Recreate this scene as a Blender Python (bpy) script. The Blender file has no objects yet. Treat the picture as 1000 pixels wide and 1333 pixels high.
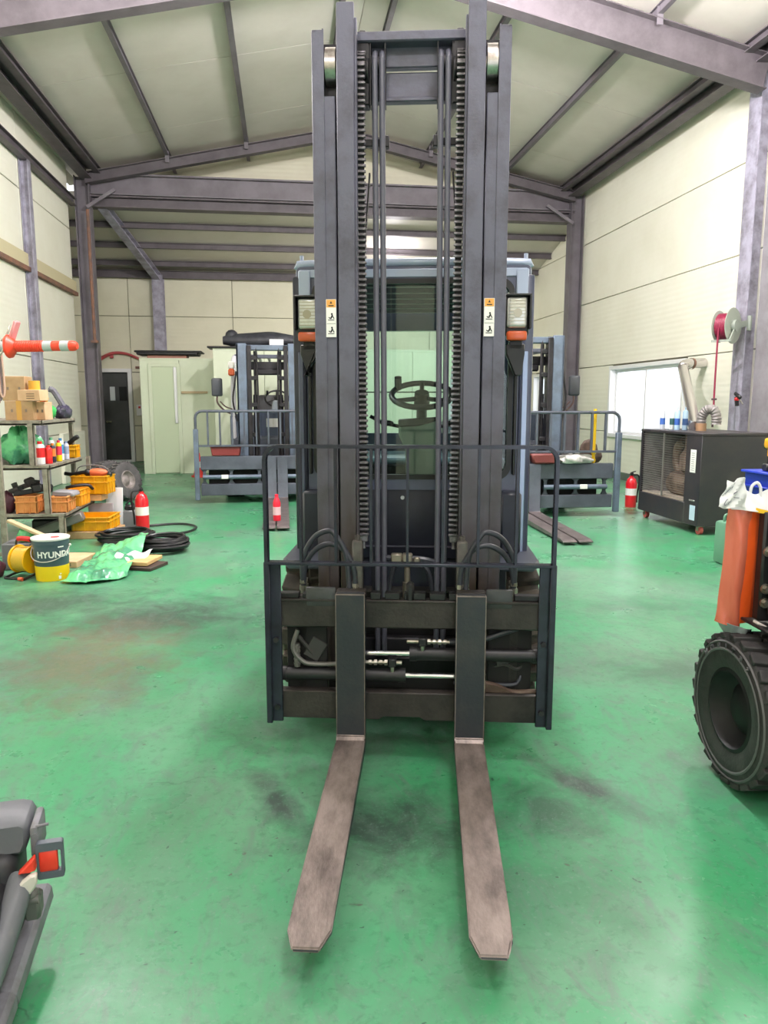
import bpy, bmesh, math, random
from mathutils import Vector, Matrix, Euler
random.seed(7)
S = bpy.context.scene
C = S.collection
R = math.radians
PI = math.pi

# ------------------------------------------------------------------ camera, sky, lamps, exposure
cam_data = bpy.data.cameras.new('camera')
cam_data.sensor_fit = 'VERTICAL'
cam_data.sensor_height = 36.0
cam_data.lens = 963.0 / 1333.0 * 36.0
cam_data.clip_start = 0.05
camera = bpy.data.objects.new('camera', cam_data)
C.objects.link(camera)
camera.location = (0, 0, 1.5)
camera.rotation_euler = (R(90 - 8.5), 0, R(-7.7))
S.camera = camera

world = bpy.data.worlds.new('sky')
S.world = world
world.use_nodes = True
bg = world.node_tree.nodes['Background']
bg.inputs['Color'].default_value = (0.90, 0.95, 1.0, 1)
bg.inputs['Strength'].default_value = 2.2


def globe_lamp(loc, watts, col, radius=0.22):
    d = bpy.data.lights.new('ceiling_lamp', 'POINT')
    d.energy = watts
    d.color = col
    d.shadow_soft_size = radius
    o = bpy.data.objects.new('ceiling_lamp', d)
    C.objects.link(o)
    o.location = loc
    return o


# globe lamps hung under the roof, above the frame of the picture save the one in the back bay
LAMP = (1.0, 0.945, 0.97)
globe_lamp((1.6, 7.7, 5.9), 1150, LAMP, 0.15)
globe_lamp((-2.0, 7.0, 5.6), 400, LAMP)
globe_lamp((4.4, 6.8, 5.6), 360, LAMP)
globe_lamp((1.3, 1.2, 5.9), 330, LAMP)
globe_lamp((-1.4, -1.6, 5.6), 150, LAMP)
globe_lamp((1.2, -1.8, 5.6), 150, LAMP)
globe_lamp((2.6, 17.6, 4.6), 60, LAMP, 0.15)  # added lamp to brighten the back bay, no fixture known there

S.view_settings.view_transform = 'Standard'
S.view_settings.look = 'None'
S.view_settings.exposure = 0.08
S.view_settings.gamma = 1.0
S.view_settings.use_curve_mapping = False
S.cycles.max_bounces = 8
S.cycles.diffuse_bounces = 4
S.cycles.transparent_max_bounces = 12
S.cycles.sample_clamp_indirect = 6.0
S.cycles.use_denoising = True


# ------------------------------------------------------------------ materials
def lin(c):
    out = []
    for v in c[:3]:
        v /= 255.0
        out.append(v / 12.92 if v <= 0.04045 else ((v + 0.055) / 1.055) ** 2.4)
    return (*out, 1.0)


MATS = {}


def mat(name, col, rough=0.5, metal=0.0, col2=None, scale=6.0, lo=0.4, hi=0.65, bump=0.0, bscale=60.0,
        emit=None, estr=0.0, coat=0.0, stretch=None, detail=5.0):
    if name in MATS:
        return MATS[name]
    m = bpy.data.materials.new(name)
    m.use_nodes = True
    nt = m.node_tree
    b = nt.nodes['Principled BSDF']
    b.inputs['Base Color'].default_value = lin(col)
    b.inputs['Roughness'].default_value = rough
    b.inputs['Metallic'].default_value = metal
    if coat:
        b.inputs['Coat Weight'].default_value = coat
        b.inputs['Coat Roughness'].default_value = 0.15
    tc = nt.nodes.new('ShaderNodeTexCoord')
    src = tc.outputs['Object']
    if stretch:
        mp = nt.nodes.new('ShaderNodeMapping')
        mp.inputs['Scale'].default_value = stretch
        nt.links.new(src, mp.inputs['Vector'])
        src = mp.outputs['Vector']
    if col2 is not None:
        n = nt.nodes.new('ShaderNodeTexNoise')
        n.inputs['Scale'].default_value = scale
        n.inputs['Detail'].default_value = detail
        n.inputs['Roughness'].default_value = 0.65
        nt.links.new(src, n.inputs['Vector'])
        mr = nt.nodes.new('ShaderNodeMapRange')
        mr.inputs['From Min'].default_value = lo
        mr.inputs['From Max'].default_value = hi
        nt.links.new(n.outputs['Fac'], mr.inputs['Value'])
        mx = nt.nodes.new('ShaderNodeMix')
        mx.data_type = 'RGBA'
        mx.inputs['A'].default_value = lin(col)
        mx.inputs['B'].default_value = lin(col2)
        nt.links.new(mr.outputs['Result'], mx.inputs['Factor'])
        nt.links.new(mx.outputs['Result'], b.inputs['Base Color'])
    if bump:
        n2 = nt.nodes.new('ShaderNodeTexNoise')
        n2.inputs['Scale'].default_value = bscale
        n2.inputs['Detail'].default_value = 4
        nt.links.new(src, n2.inputs['Vector'])
        bp = nt.nodes.new('ShaderNodeBump')
        bp.inputs['Strength'].default_value = bump
        bp.inputs['Distance'].default_value = 0.01
        nt.links.new(n2.outputs['Fac'], bp.inputs['Height'])
        nt.links.new(bp.outputs['Normal'], b.inputs['Normal'])
    if emit:
        b.inputs['Emission Color'].default_value = lin(emit)
        b.inputs['Emission Strength'].default_value = estr
    MATS[name] = m
    return m


def glass(name, tint, gloss=0.08, rough=0.02):
    m = bpy.data.materials.new(name)
    m.use_nodes = True
    nt = m.node_tree
    nt.nodes.remove(nt.nodes['Principled BSDF'])
    t = nt.nodes.new('ShaderNodeBsdfTransparent')
    t.inputs['Color'].default_value = lin(tint)
    g = nt.nodes.new('ShaderNodeBsdfGlossy')
    g.inputs['Roughness'].default_value = rough
    fr = nt.nodes.new('ShaderNodeFresnel')
    fr.inputs['IOR'].default_value = 1.45
    mp = nt.nodes.new('ShaderNodeMath')
    mp.operation = 'MAXIMUM'
    mp.inputs[1].default_value = gloss
    nt.links.new(fr.outputs['Fac'], mp.inputs[0])
    mx = nt.nodes.new('ShaderNodeMixShader')
    nt.links.new(mp.outputs['Value'], mx.inputs['Fac'])
    nt.links.new(t.outputs['BSDF'], mx.inputs[1])
    nt.links.new(g.outputs['BSDF'], mx.inputs[2])
    nt.links.new(mx.outputs['Shader'], nt.nodes['Material Output'].inputs['Surface'])
    MATS[name] = m
    return m


def panel_mat(name, col, col2, axis=2, rib=0.09, strength=0.18):
    """painted sandwich panel: fine pressed ribs as relief, soft grime"""
    m = mat(name, col, 0.5, 0.0, col2, 0.9, 0.42, 0.8)
    nt = m.node_tree
    b = nt.nodes['Principled BSDF']
    tc = nt.nodes.new('ShaderNodeTexCoord')
    w = nt.nodes.new('ShaderNodeTexWave')
    w.wave_type = 'BANDS'
    w.bands_direction = 'XYZ'[axis]
    w.inputs['Scale'].default_value = 0.314 / rib
    w.inputs['Distortion'].default_value = 0.0
    nt.links.new(tc.outputs['Object'], w.inputs['Vector'])
    bp = nt.nodes.new('ShaderNodeBump')
    bp.inputs['Strength'].default_value = strength
    bp.inputs['Distance'].default_value = 0.008
    nt.links.new(w.outputs['Fac'], bp.inputs['Height'])
    nt.links.new(bp.outputs['Normal'], b.inputs['Normal'])
    return m


# ------------------------------------------------------------------ mesh builder
class MB:
    def __init__(self):
        self.bm = bmesh.new()

    def _mark(self, faces, m):
        for f in faces:
            f.material_index = m

    def box(self, c, s, rot=None, m=0, b=0.0, bseg=1):
        g = bmesh.ops.create_cube(self.bm, size=1.0)
        vs = g['verts']
        mt = Matrix.Translation(Vector(c))
        if rot is not None:
            mt = mt @ (rot.to_4x4() if isinstance(rot, Matrix) else Euler(rot).to_matrix().to_4x4())
        mt = mt @ Matrix.Diagonal((*s, 1.0))
        bmesh.ops.transform(self.bm, matrix=mt, verts=vs)
        fs = list({f for v in vs for f in v.link_faces})
        self._mark(fs, m)
        if b > 0:
            es = list({e for v in vs for e in v.link_edges})
            r = bmesh.ops.bevel(self.bm, geom=es, offset=min(b, min(s) * 0.45), segments=bseg, affect='EDGES', profile=0.5)
            self._mark(r['faces'], m)
        return self

    def bx(self, x0, x1, y0, y1, z0, z1, m=0, b=0.0, bseg=1):
        return self.box(((x0 + x1) / 2, (y0 + y1) / 2, (z0 + z1) / 2), (abs(x1 - x0), abs(y1 - y0), abs(z1 - z0)), None, m, b, bseg)

    def beam(self, p0, p1, w, h, up=(0, 0, 1), m=0, b=0.0):
        p0, p1 = Vector(p0), Vector(p1)
        d = p1 - p0
        L = d.length
        y = d.normalized()
        x = y.cross(Vector(up)).normalized()
        z = x.cross(y)
        return self.box((p0 + p1) / 2, (w, L, h), Matrix((x, y, z)).transposed(), m, b)

    def hbeam(self, p0, p1, w, h, tf=0.018, tw=0.014, up=(0, 0, 1), m=0):
        """rolled H section: two flanges and a web; h along up"""
        p0, p1, upv = Vector(p0), Vector(p1), Vector(up)
        d = (p1 - p0).normalized()
        upv = (upv - d * upv.dot(d)).normalized()
        self.beam(p0 + upv * (h / 2 - tf / 2), p1 + upv * (h / 2 - tf / 2), w, tf, upv, m)
        self.beam(p0 - upv * (h / 2 - tf / 2), p1 - upv * (h / 2 - tf / 2), w, tf, upv, m)
        self.beam(p0, p1, tw, h - 2 * tf, upv, m)
        return self

    def ring(self, c, x, y, r, seg):
        return [self.bm.verts.new(c + x * (r * math.cos(2 * PI * k / seg)) + y * (r * math.sin(2 * PI * k / seg))) for k in range(seg)]

    def cyl(self, p0, p1, r, r2=None, seg=16, m=0, cap=True):
        p0, p1 = Vector(p0), Vector(p1)
        d = (p1 - p0).normalized()
        x = d.orthogonal().normalized()
        y = d.cross(x)
        a = self.ring(p0, x, y, r, seg)
        b = self.ring(p1, x, y, r if r2 is None else r2, seg)
        fs = [self.bm.faces.new((a[k], a[(k + 1) % seg], b[(k + 1) % seg], b[k])) for k in range(seg)]
        if cap:
            fs += [self.bm.faces.new(a[::-1]), self.bm.faces.new(b)]
        self._mark(fs, m)
        return self

    def tube(self, pts, r, seg=8, sub=5, closed=False, m=0):
        P = [Vector(p) for p in pts]
        if sub > 1 and len(P) > 2:
            Q = []
            n = len(P)
            rng = range(n) if closed else range(n - 1)
            for i in rng:
                p0 = P[(i - 1) % n] if (closed or i > 0) else P[0] * 2 - P[1]
                p1, p2 = P[i], P[(i + 1) % n]
                p3 = P[(i + 2) % n] if (closed or i + 2 < n) else P[-1] * 2 - P[-2]
                for k in range(sub):
                    t = k / sub
                    Q.append(0.5 * ((2 * p1) + (p2 - p0) * t + (2 * p0 - 5 * p1 + 4 * p2 - p3) * t * t + (3 * p1 - p0 - 3 * p2 + p3) * t ** 3))
            if not closed:
                Q.append(P[-1])
            P = Q
        n = len(P)
        rings = []
        x = None
        for i in range(n):
            if closed:
                d = (P[(i + 1) % n] - P[i - 1]).normalized()
            else:
                d = (P[min(i + 1, n - 1)] - P[max(i - 1, 0)]).normalized()
            if x is None:
                x = d.orthogonal().normalized()
            x = (x - d * x.dot(d))
            if x.length < 1e-6:
                x = d.orthogonal()
            x.normalize()
            y = d.cross(x)
            rr = r(i / (n - 1)) if callable(r) else r
            rings.append(self.ring(P[i], x, y, rr, seg))
        fs = []
        for i in range(n if closed else n - 1):
            a, b = rings[i], rings[(i + 1) % n]
            for k in range(seg):
                fs.append(self.bm.faces.new((a[k], a[(k + 1) % seg], b[(k + 1) % seg], b[k])))
        if not closed:
            fs += [self.bm.faces.new(rings[0][::-1]), self.bm.faces.new(rings[-1])]
        self._mark(fs, m)
        return self

    def lathe(self, prof, o=(0, 0, 0), ax=(0, 0, 1), seg=24, m=0, closed=False):
        """prof: (radius, position along the axis)"""
        o, d = Vector(o), Vector(ax).normalized()
        x = d.orthogonal().normalized()
        y = d.cross(x)
        rows = []
        for r, t in prof:
            if r < 1e-5:
                rows.append([self.bm.verts.new(o + d * t)])
            else:
                rows.append(self.ring(o + d * t, x, y, r, seg))
        fs = []
        pairs = list(zip(rows[:-1], rows[1:]))
        if closed:
            pairs.append((rows[-1], rows[0]))
        for a, b in pairs:
            for k in range(seg):
                k2 = (k + 1) % seg
                if len(a) == 1 and len(b) == 1:
                    continue
                if len(a) == 1:
                    fs.append(self.bm.faces.new((a[0], b[k2], b[k])))
                elif len(b) == 1:
                    fs.append(self.bm.faces.new((a[k], a[k2], b[0])))
                else:
                    fs.append(self.bm.faces.new((a[k], a[k2], b[k2], b[k])))
        self._mark(fs, m)
        return self

    def sphere(self, c, r, seg=14, m=0):
        """r: radius or (rx, ry, rz)"""
        if not isinstance(r, (tuple, list)):
            r = (r, r, r)
        g = bmesh.ops.create_uvsphere(self.bm, u_segments=seg, v_segments=max(6, seg // 2), radius=1.0,
                                      matrix=Matrix.Translation(Vector(c)) @ Matrix.Diagonal((*r, 1)))
        self._mark({f for v in g['verts'] for f in v.link_faces}, m)
        return self

    def prism(self, poly, axis, a, b, m=0, bev=0.0):
        """closed polygon given in the two other axes (x,y)/(x,z)/(y,z), extruded along axis from a to b"""
        def pt(p, t):
            return {'x': (t, p[0], p[1]), 'y': (p[0], t, p[1]), 'z': (p[0], p[1], t)}[axis]
        A = [self.bm.verts.new(pt(p, a)) for p in poly]
        B = [self.bm.verts.new(pt(p, b)) for p in poly]
        n = len(poly)
        fs = [self.bm.faces.new((A[k], A[(k + 1) % n], B[(k + 1) % n], B[k])) for k in range(n)]
        fs += [self.bm.faces.new(A[::-1]), self.bm.faces.new(B)]
        self._mark(fs, m)
        if bev:
            es = list({e for f in fs for e in f.edges})
            r = bmesh.ops.bevel(self.bm, geom=es, offset=bev, segments=1, affect='EDGES', profile=0.5)
            self._mark(r['faces'], m)
        return self

    def frame(self, x0, x1, z0, z1, ro, ix0, ix1, iz0, iz1, ri, y0, y1, m=0):
        """plate in the xz plane with a rounded opening"""
        def rr(a0, a1, b0, b1, r, n=6):
            o = []
            for cx, cz, s in ((a1 - r, b1 - r, 0), (a0 + r, b1 - r, 90), (a0 + r, b0 + r, 180), (a1 - r, b0 + r, 270)):
                for k in range(n + 1):
                    t = R(s + 90 * k / n)
                    o.append((cx + r * math.cos(t), cz + r * math.sin(t)))
            return o
        O, I = rr(x0, x1, z0, z1, ro), rr(ix0, ix1, iz0, iz1, ri)
        n = len(O)
        V = [[self.bm.verts.new((p[0], y, p[1])) for p in L] for L, y in ((O, y0), (I, y0), (O, y1), (I, y1))]
        fs = []
        for k in range(n):
            j = (k + 1) % n
            fs.append(self.bm.faces.new((V[0][k], V[1][k], V[1][j], V[0][j])))
            fs.append(self.bm.faces.new((V[2][k], V[2][j], V[3][j], V[3][k])))
            fs.append(self.bm.faces.new((V[0][k], V[0][j], V[2][j], V[2][k])))
            fs.append(self.bm.faces.new((V[1][k], V[3][k], V[3][j], V[1][j])))
        self._mark(fs, m)
        return self

    def sheet(self, nx, ny, fn, th=0.0, m=0):
        V = [[self.bm.verts.new(fn(i / nx, j / ny)) for j in range(ny + 1)] for i in range(nx + 1)]
        fs = [self.bm.faces.new((V[i][j], V[i + 1][j], V[i + 1][j + 1], V[i][j + 1])) for i in range(nx) for j in range(ny)]
        self._mark(fs, m)
        if th:
            bmesh.ops.recalc_face_normals(self.bm, faces=fs)
            r = bmesh.ops.solidify(self.bm, geom=fs, thickness=th)
            self._mark([f for f in r['geom'] if isinstance(f, bmesh.types.BMFace)], m)
        return self

    def mesh(self, name, mats, smooth=40):
        bmesh.ops.recalc_face_normals(self.bm, faces=self.bm.faces)
        me = bpy.data.meshes.new(name)
        self.bm.to_mesh(me)
        self.bm.free()
        for m in (mats if isinstance(mats, (list, tuple)) else [mats]):
            me.materials.append(m)
        if smooth:
            me.shade_smooth()
            me.set_sharp_from_angle(angle=R(smooth))
        return me

    def build(self, name, mats, parent=None, smooth=40):
        return link(name, self.mesh(name, mats, smooth), parent)


def link(name, me, parent=None, loc=None, rot=None):
    o = bpy.data.objects.new(name, me)
    C.objects.link(o)
    if parent is not None:
        o.parent = parent
    if loc is not None:
        o.location = loc
    if rot is not None:
        o.rotation_euler = rot
    return o


def tag(o, label, cat, group=None):
    o['label'] = label
    o['category'] = cat
    if group:
        o['group'] = group
    return o


def root(name, label, cat, loc=(0, 0, 0), rz=0.0, group=None):
    o = bpy.data.objects.new(name, None)
    C.objects.link(o)
    o.empty_display_size = 0.1
    o.location = loc
    o.rotation_euler = (0, 0, R(rz))
    return tag(o, label, cat, group)


def structure(o):
    o['kind'] = 'structure'
    return o


def text_mesh(body, size, bold=0.0):
    cu = bpy.data.curves.new('lettering', 'FONT')
    cu.body = body
    cu.size = size
    cu.offset = bold
    cu.resolution_u = 3
    cu.align_x = 'CENTER'
    o = bpy.data.objects.new('lettering', cu)
    C.objects.link(o)
    dg = bpy.context.evaluated_depsgraph_get()
    me = bpy.data.meshes.new_from_object(o.evaluated_get(dg))
    bpy.data.objects.remove(o)
    return me


# colours
cream = panel_mat('cream_panel', (222, 219, 196), (208, 205, 180))
cream_side = panel_mat('cream_side_panel', (244, 242, 226), (234, 231, 212))  # lighter than the back wall cream, brighter light put into the colour
roofm = panel_mat('roof_panel_paint', (208, 202, 194), (194, 188, 178), 1, 0.25, 0.08)
joint = mat('panel_joint', (120, 118, 100), 0.8)
steel_frame = mat('frame_steel_primer', (98, 91, 96), 0.55, 0, (82, 76, 80), 3.0)
column_paint = mat('column_grey_paint', (168, 165, 182), 0.5, 0, (122, 118, 128), 4.0)
purlin_m = mat('purlin_steel', (116, 110, 117), 0.55, 0, (100, 94, 100), 2.0)
rust = mat('rusty_brown_steel', (138, 98, 78), 0.7, 0, (104, 84, 76), 5.0)
white_pvc = mat('white_window_frame', (238, 238, 238), 0.35)
green_wall = mat('pale_green_partition', (212, 220, 196), 0.5, 0, (202, 210, 184), 1.2)
dark_room = mat('unlit_room_dark', (74, 76, 76), 0.5, 0, (60, 62, 62), 2.0)

mast_paint = mat('mast_grey_paint', (98, 98, 114), 0.40, 0.15, (76, 74, 84), 9.0, 0.45, 0.75, 0.10, 90)
def dirty_foot(m, z0, z1, col, amount):
    nt = m.node_tree
    b = nt.nodes['Principled BSDF']
    src = b.inputs['Base Color'].links[0].from_socket
    tc = nt.nodes.new('ShaderNodeTexCoord')
    sx = nt.nodes.new('ShaderNodeSeparateXYZ')
    nt.links.new(tc.outputs['Object'], sx.inputs[0])
    n = nt.nodes.new('ShaderNodeTexNoise')
    n.inputs['Scale'].default_value = 5.0
    n.inputs['Detail'].default_value = 6.0
    mp = nt.nodes.new('ShaderNodeMapping')
    mp.inputs['Scale'].default_value = (3.0, 3.0, 0.5)
    nt.links.new(tc.outputs['Object'], mp.inputs['Vector'])
    nt.links.new(mp.outputs['Vector'], n.inputs['Vector'])
    mr = nt.nodes.new('ShaderNodeMapRange')
    mr.inputs['From Min'].default_value = z0
    mr.inputs['From Max'].default_value = z1
    mr.inputs['To Min'].default_value = amount
    mr.inputs['To Max'].default_value = 0.0
    nt.links.new(sx.outputs['Z'], mr.inputs['Value'])
    mu = nt.nodes.new('ShaderNodeMath')
    mu.operation = 'MULTIPLY'
    mu.use_clamp = True
    m2 = nt.nodes.new('ShaderNodeMath')
    m2.operation = 'MULTIPLY'
    m2.inputs[1].default_value = 1.7
    nt.links.new(n.outputs['Fac'], m2.inputs[0])
    nt.links.new(mr.outputs['Result'], mu.inputs[0])
    nt.links.new(m2.outputs[0], mu.inputs[1])
    mx = nt.nodes.new('ShaderNodeMix')
    mx.data_type = 'RGBA'
    nt.links.new(mu.outputs[0], mx.inputs['Factor'])
    nt.links.new(src, mx.inputs['A'])
    mx.inputs['B'].default_value = lin(col)
    nt.links.new(mx.outputs['Result'], b.inputs['Base Color'])


dirty_foot(mast_paint, 0.75, 1.7, (72, 60, 50), 0.85)
mast_dark = mat('mast_greasy_steel', (48, 46, 50), 0.45, 0.3, (30, 29, 32), 8.0)
carriage_m = mat('carriage_dirty_steel', (60, 55, 52), 0.5, 0.25, (38, 35, 34), 7.0, 0.4, 0.65, 0.2, 60)
guard_m = mat('guard_blue_grey_paint', (54, 56, 70), 0.27, 0.3, (44, 45, 54), 8.0)
black = mat('black_paint', (26, 26, 29), 0.45, 0, (38, 37, 38), 6.0)
black_gloss = mat('black_gloss', (20, 20, 24), 0.22, 0, coat=0.3)
void_m = mat('grease_and_shade_black', (12, 12, 13), 0.75, 0, (22, 21, 20), 9.0)  # near-black, the deep shade between carriage and chain parts put into the colour
rubber = mat('tyre_rubber', (46, 45, 46), 0.75, 0, (64, 62, 60), 10.0, 0.45, 0.8, 0.25, 70)
rubber_grey = mat('dusty_tyre_rubber', (96, 94, 94), 0.8, 0, (78, 76, 76), 8.0, bump=0.2)
hose_m = mat('hydraulic_hose', (58, 60, 68), 0.35)
hose_black = mat('black_hose', (30, 30, 33), 0.38)
chrome = mat('chrome_rod', (225, 225, 230), 0.12, 1.0)
zinc = mat('zinc_fitting', (190, 186, 176), 0.35, 0.9, (140, 132, 118), 30)
brass = mat('brass_fitting', (176, 158, 110), 0.4, 0.9)
chain_m = mat('chain_worn_steel', (150, 146, 152), 0.38, 0.6, (92, 88, 92), 40)
blade_m = mat('fork_worn_steel', (156, 142, 136), 0.40, 0.40, (100, 90, 86), 6.0, 0.38, 0.66, 0.12, 80, stretch=(1.6, 0.6, 1))
shank_m = mat('fork_shank_steel', (54, 57, 63), 0.42, 0.35, (72, 70, 70), 5.0, 0.45, 0.75, 0.12, 80)
cab_m = mat('cab_blue_grey_paint', (86, 92, 116), 0.28, 0.1, (74, 78, 98), 3.0, coat=0.25)
cab_light = mat('cab_top_lit_paint', (170, 182, 206), 0.25, 0.1, coat=0.3)  # pale blue, light falling from above put into the colour
cowl_m = mat('cowl_dark_blue', (44, 47, 62), 0.38, 0, (36, 38, 50), 5.0)
cabglass = glass('tinted_cab_glass', (240, 249, 247), 0.04)
console_m = mat('console_grey_green', (128, 142, 132), 0.5)
plastic = mat('black_plastic', (32, 32, 34), 0.4)
amber = mat('amber_lens', (214, 92, 44), 0.3, coat=0.5)
lens = mat('headlight_lens', (206, 206, 200), 0.15, 0.3, (232, 232, 226), 14, coat=0.6)
sticker_w = mat('sticker_white', (244, 243, 238), 0.5)
sticker_o = mat('sticker_orange', (238, 172, 84), 0.5)
ink = mat('black_ink', (40, 40, 42), 0.6)
big_paint = mat('truck_slate_paint', (86, 92, 104), 0.4, 0.05, (72, 76, 86), 4.0)
big_mast = mat('truck_mast_blue', (104, 118, 136), 0.4, 0.1, (88, 98, 112), 5.0)
pale_pillar = mat('pale_grey_pillar', (206, 206, 212), 0.4)
floorfork = mat('grey_fork_steel', (112, 104, 104), 0.5, 0.4, (88, 82, 82), 6.0)
redp = mat('red_plastic', (206, 38, 44), 0.4)
dkred = mat('dark_red_tray', (122, 46, 46), 0.5)
yellow = mat('yellow_crate_plastic', (240, 178, 18), 0.42, 0, (224, 158, 10), 8)
peach = mat('peach_crate_plastic', (232, 158, 92), 0.5, 0, (218, 138, 70), 8)
cardboard = mat('cardboard', (190, 158, 118), 0.75, 0, (172, 138, 98), 5)
cardboard2 = mat('pale_cardboard', (226, 190, 152), 0.75, 0, (214, 174, 134), 5)
tape_m = mat('packing_tape', (206, 160, 80), 0.35)
shelf_m = mat('shelf_angle_steel', (158, 152, 138), 0.5, 0.1, (124, 116, 104), 12)
shelf_board = mat('shelf_board', (134, 128, 116), 0.6, 0, (104, 98, 88), 8)
orange_tube = mat('traffic_orange', (244, 72, 46), 0.4)
silver_band = mat('reflective_silver', (178, 186, 188), 0.35, 0.2)
greenfilm = mat('green_plastic_film', (112, 206, 140), 0.24, 0, (78, 152, 116), 3.2, 0.44, 0.56, 0.7, 16)
greenbag = mat('green_plastic_bag', (78, 196, 104), 0.3, 0, (46, 140, 74), 4, bump=0.5, bscale=12)
whitefilm = mat('white_plastic_film', (240, 240, 242), 0.3, 0, (226, 228, 232), 8, bump=0.4, bscale=18)
wood = mat('plywood_offcut', (222, 186, 130), 0.6, 0, (204, 164, 110), 6)
white_board = mat('white_board', (238, 238, 242), 0.5)
extred = mat('extinguisher_red', (214, 26, 40), 0.3, coat=0.4)
bucket_dark = mat('bucket_slate', (70, 86, 96), 0.35)
bucket_yel = mat('bucket_yellow', (246, 206, 20), 0.35)
lid_white = mat('lid_white', (232, 226, 226), 0.45)
heater_blk = mat('heater_black_paint', (44, 42, 50), 0.45, 0, (58, 52, 54), 3)
heater_in = mat('heater_reflector', (128, 124, 126), 0.35, 0.5, (92, 86, 84), 4)
burner = mat('burner_steel', (150, 128, 114), 0.5, 0.5, (96, 80, 72), 8)
wire_m = mat('grill_wire', (150, 146, 142), 0.35, 0.6)
duct = mat('stainless_duct', (206, 202, 200), 0.22, 0.9)
flex = mat('flex_duct_grey', (136, 132, 130), 0.5, 0.3)
reel_grey = mat('reel_grey', (164, 172, 160), 0.45)
hose_red = mat('red_air_hose', (138, 36, 66), 0.4)
orange_wrap = mat('orange_fender_paint', (240, 92, 32), 0.4)
film_orange = mat('film_wrapped_orange', (222, 118, 94), 0.26, 0, (208, 98, 74), 6, bump=0.9, bscale=16, stretch=(1, 1, 0.22))
film_clear = mat('dusty_clear_film', (164, 178, 176), 0.3, 0, (126, 142, 140), 8, bump=0.5, bscale=14)
vinyl = mat('worn_grey_vinyl', (104, 106, 112), 0.5, 0, (140, 136, 132), 4, 0.5, 0.75, 0.15, 40)
vinyl_dk = mat('dark_vinyl', (52, 52, 56), 0.5, 0, (40, 40, 42), 6)
pan_m = mat('scuffed_seat_pan', (128, 128, 136), 0.5, 0, (100, 98, 100), 10)
latch_red = mat('latch_red', (236, 66, 46), 0.35)
blue_p = mat('blue_plastic', (32, 52, 168), 0.4)
drill_y = mat('drill_yellow', (244, 176, 24), 0.4)
tarp_dk = mat('dark_tarpaulin', (62, 64, 70), 0.55, 0, (44, 46, 52), 6, bump=0.4, bscale=20)
grey_p = mat('grey_plastic', (150, 148, 152), 0.5)
oilcan = mat('oil_can_green', (104, 150, 124), 0.4)
skin_orange = mat('grinder_orange', (238, 120, 78), 0.4)
blue_print = mat('blue_print', (60, 110, 190), 0.45)
fogpane = mat('frosted_pane', (250, 250, 250), 0.5)


def frosted(name):
    m = bpy.data.materials.new(name)
    m.use_nodes = True
    nt = m.node_tree
    nt.nodes.remove(nt.nodes['Principled BSDF'])
    t = nt.nodes.new('ShaderNodeBsdfTranslucent')
    t.inputs['Color'].default_value = (0.9, 0.93, 0.95, 1)
    p = nt.nodes.new('ShaderNodeBsdfTransparent')
    p.inputs['Color'].default_value = (0.97, 0.98, 1, 1)
    g = nt.nodes.new('ShaderNodeBsdfGlossy')
    g.inputs['Roughness'].default_value = 0.2
    m1 = nt.nodes.new('ShaderNodeMixShader')
    m1.inputs['Fac'].default_value = 0.35
    m2 = nt.nodes.new('ShaderNodeMixShader')
    m2.inputs['Fac'].default_value = 0.05
    nt.links.new(p.outputs[0], m1.inputs[1])
    nt.links.new(t.outputs[0], m1.inputs[2])
    nt.links.new(m1.outputs[0], m2.inputs[1])
    nt.links.new(g.outputs[0], m2.inputs[2])
    nt.links.new(m2.outputs[0], nt.nodes['Material Output'].inputs['Surface'])
    return m


pane_m = frosted('window_pane_glass')


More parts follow.
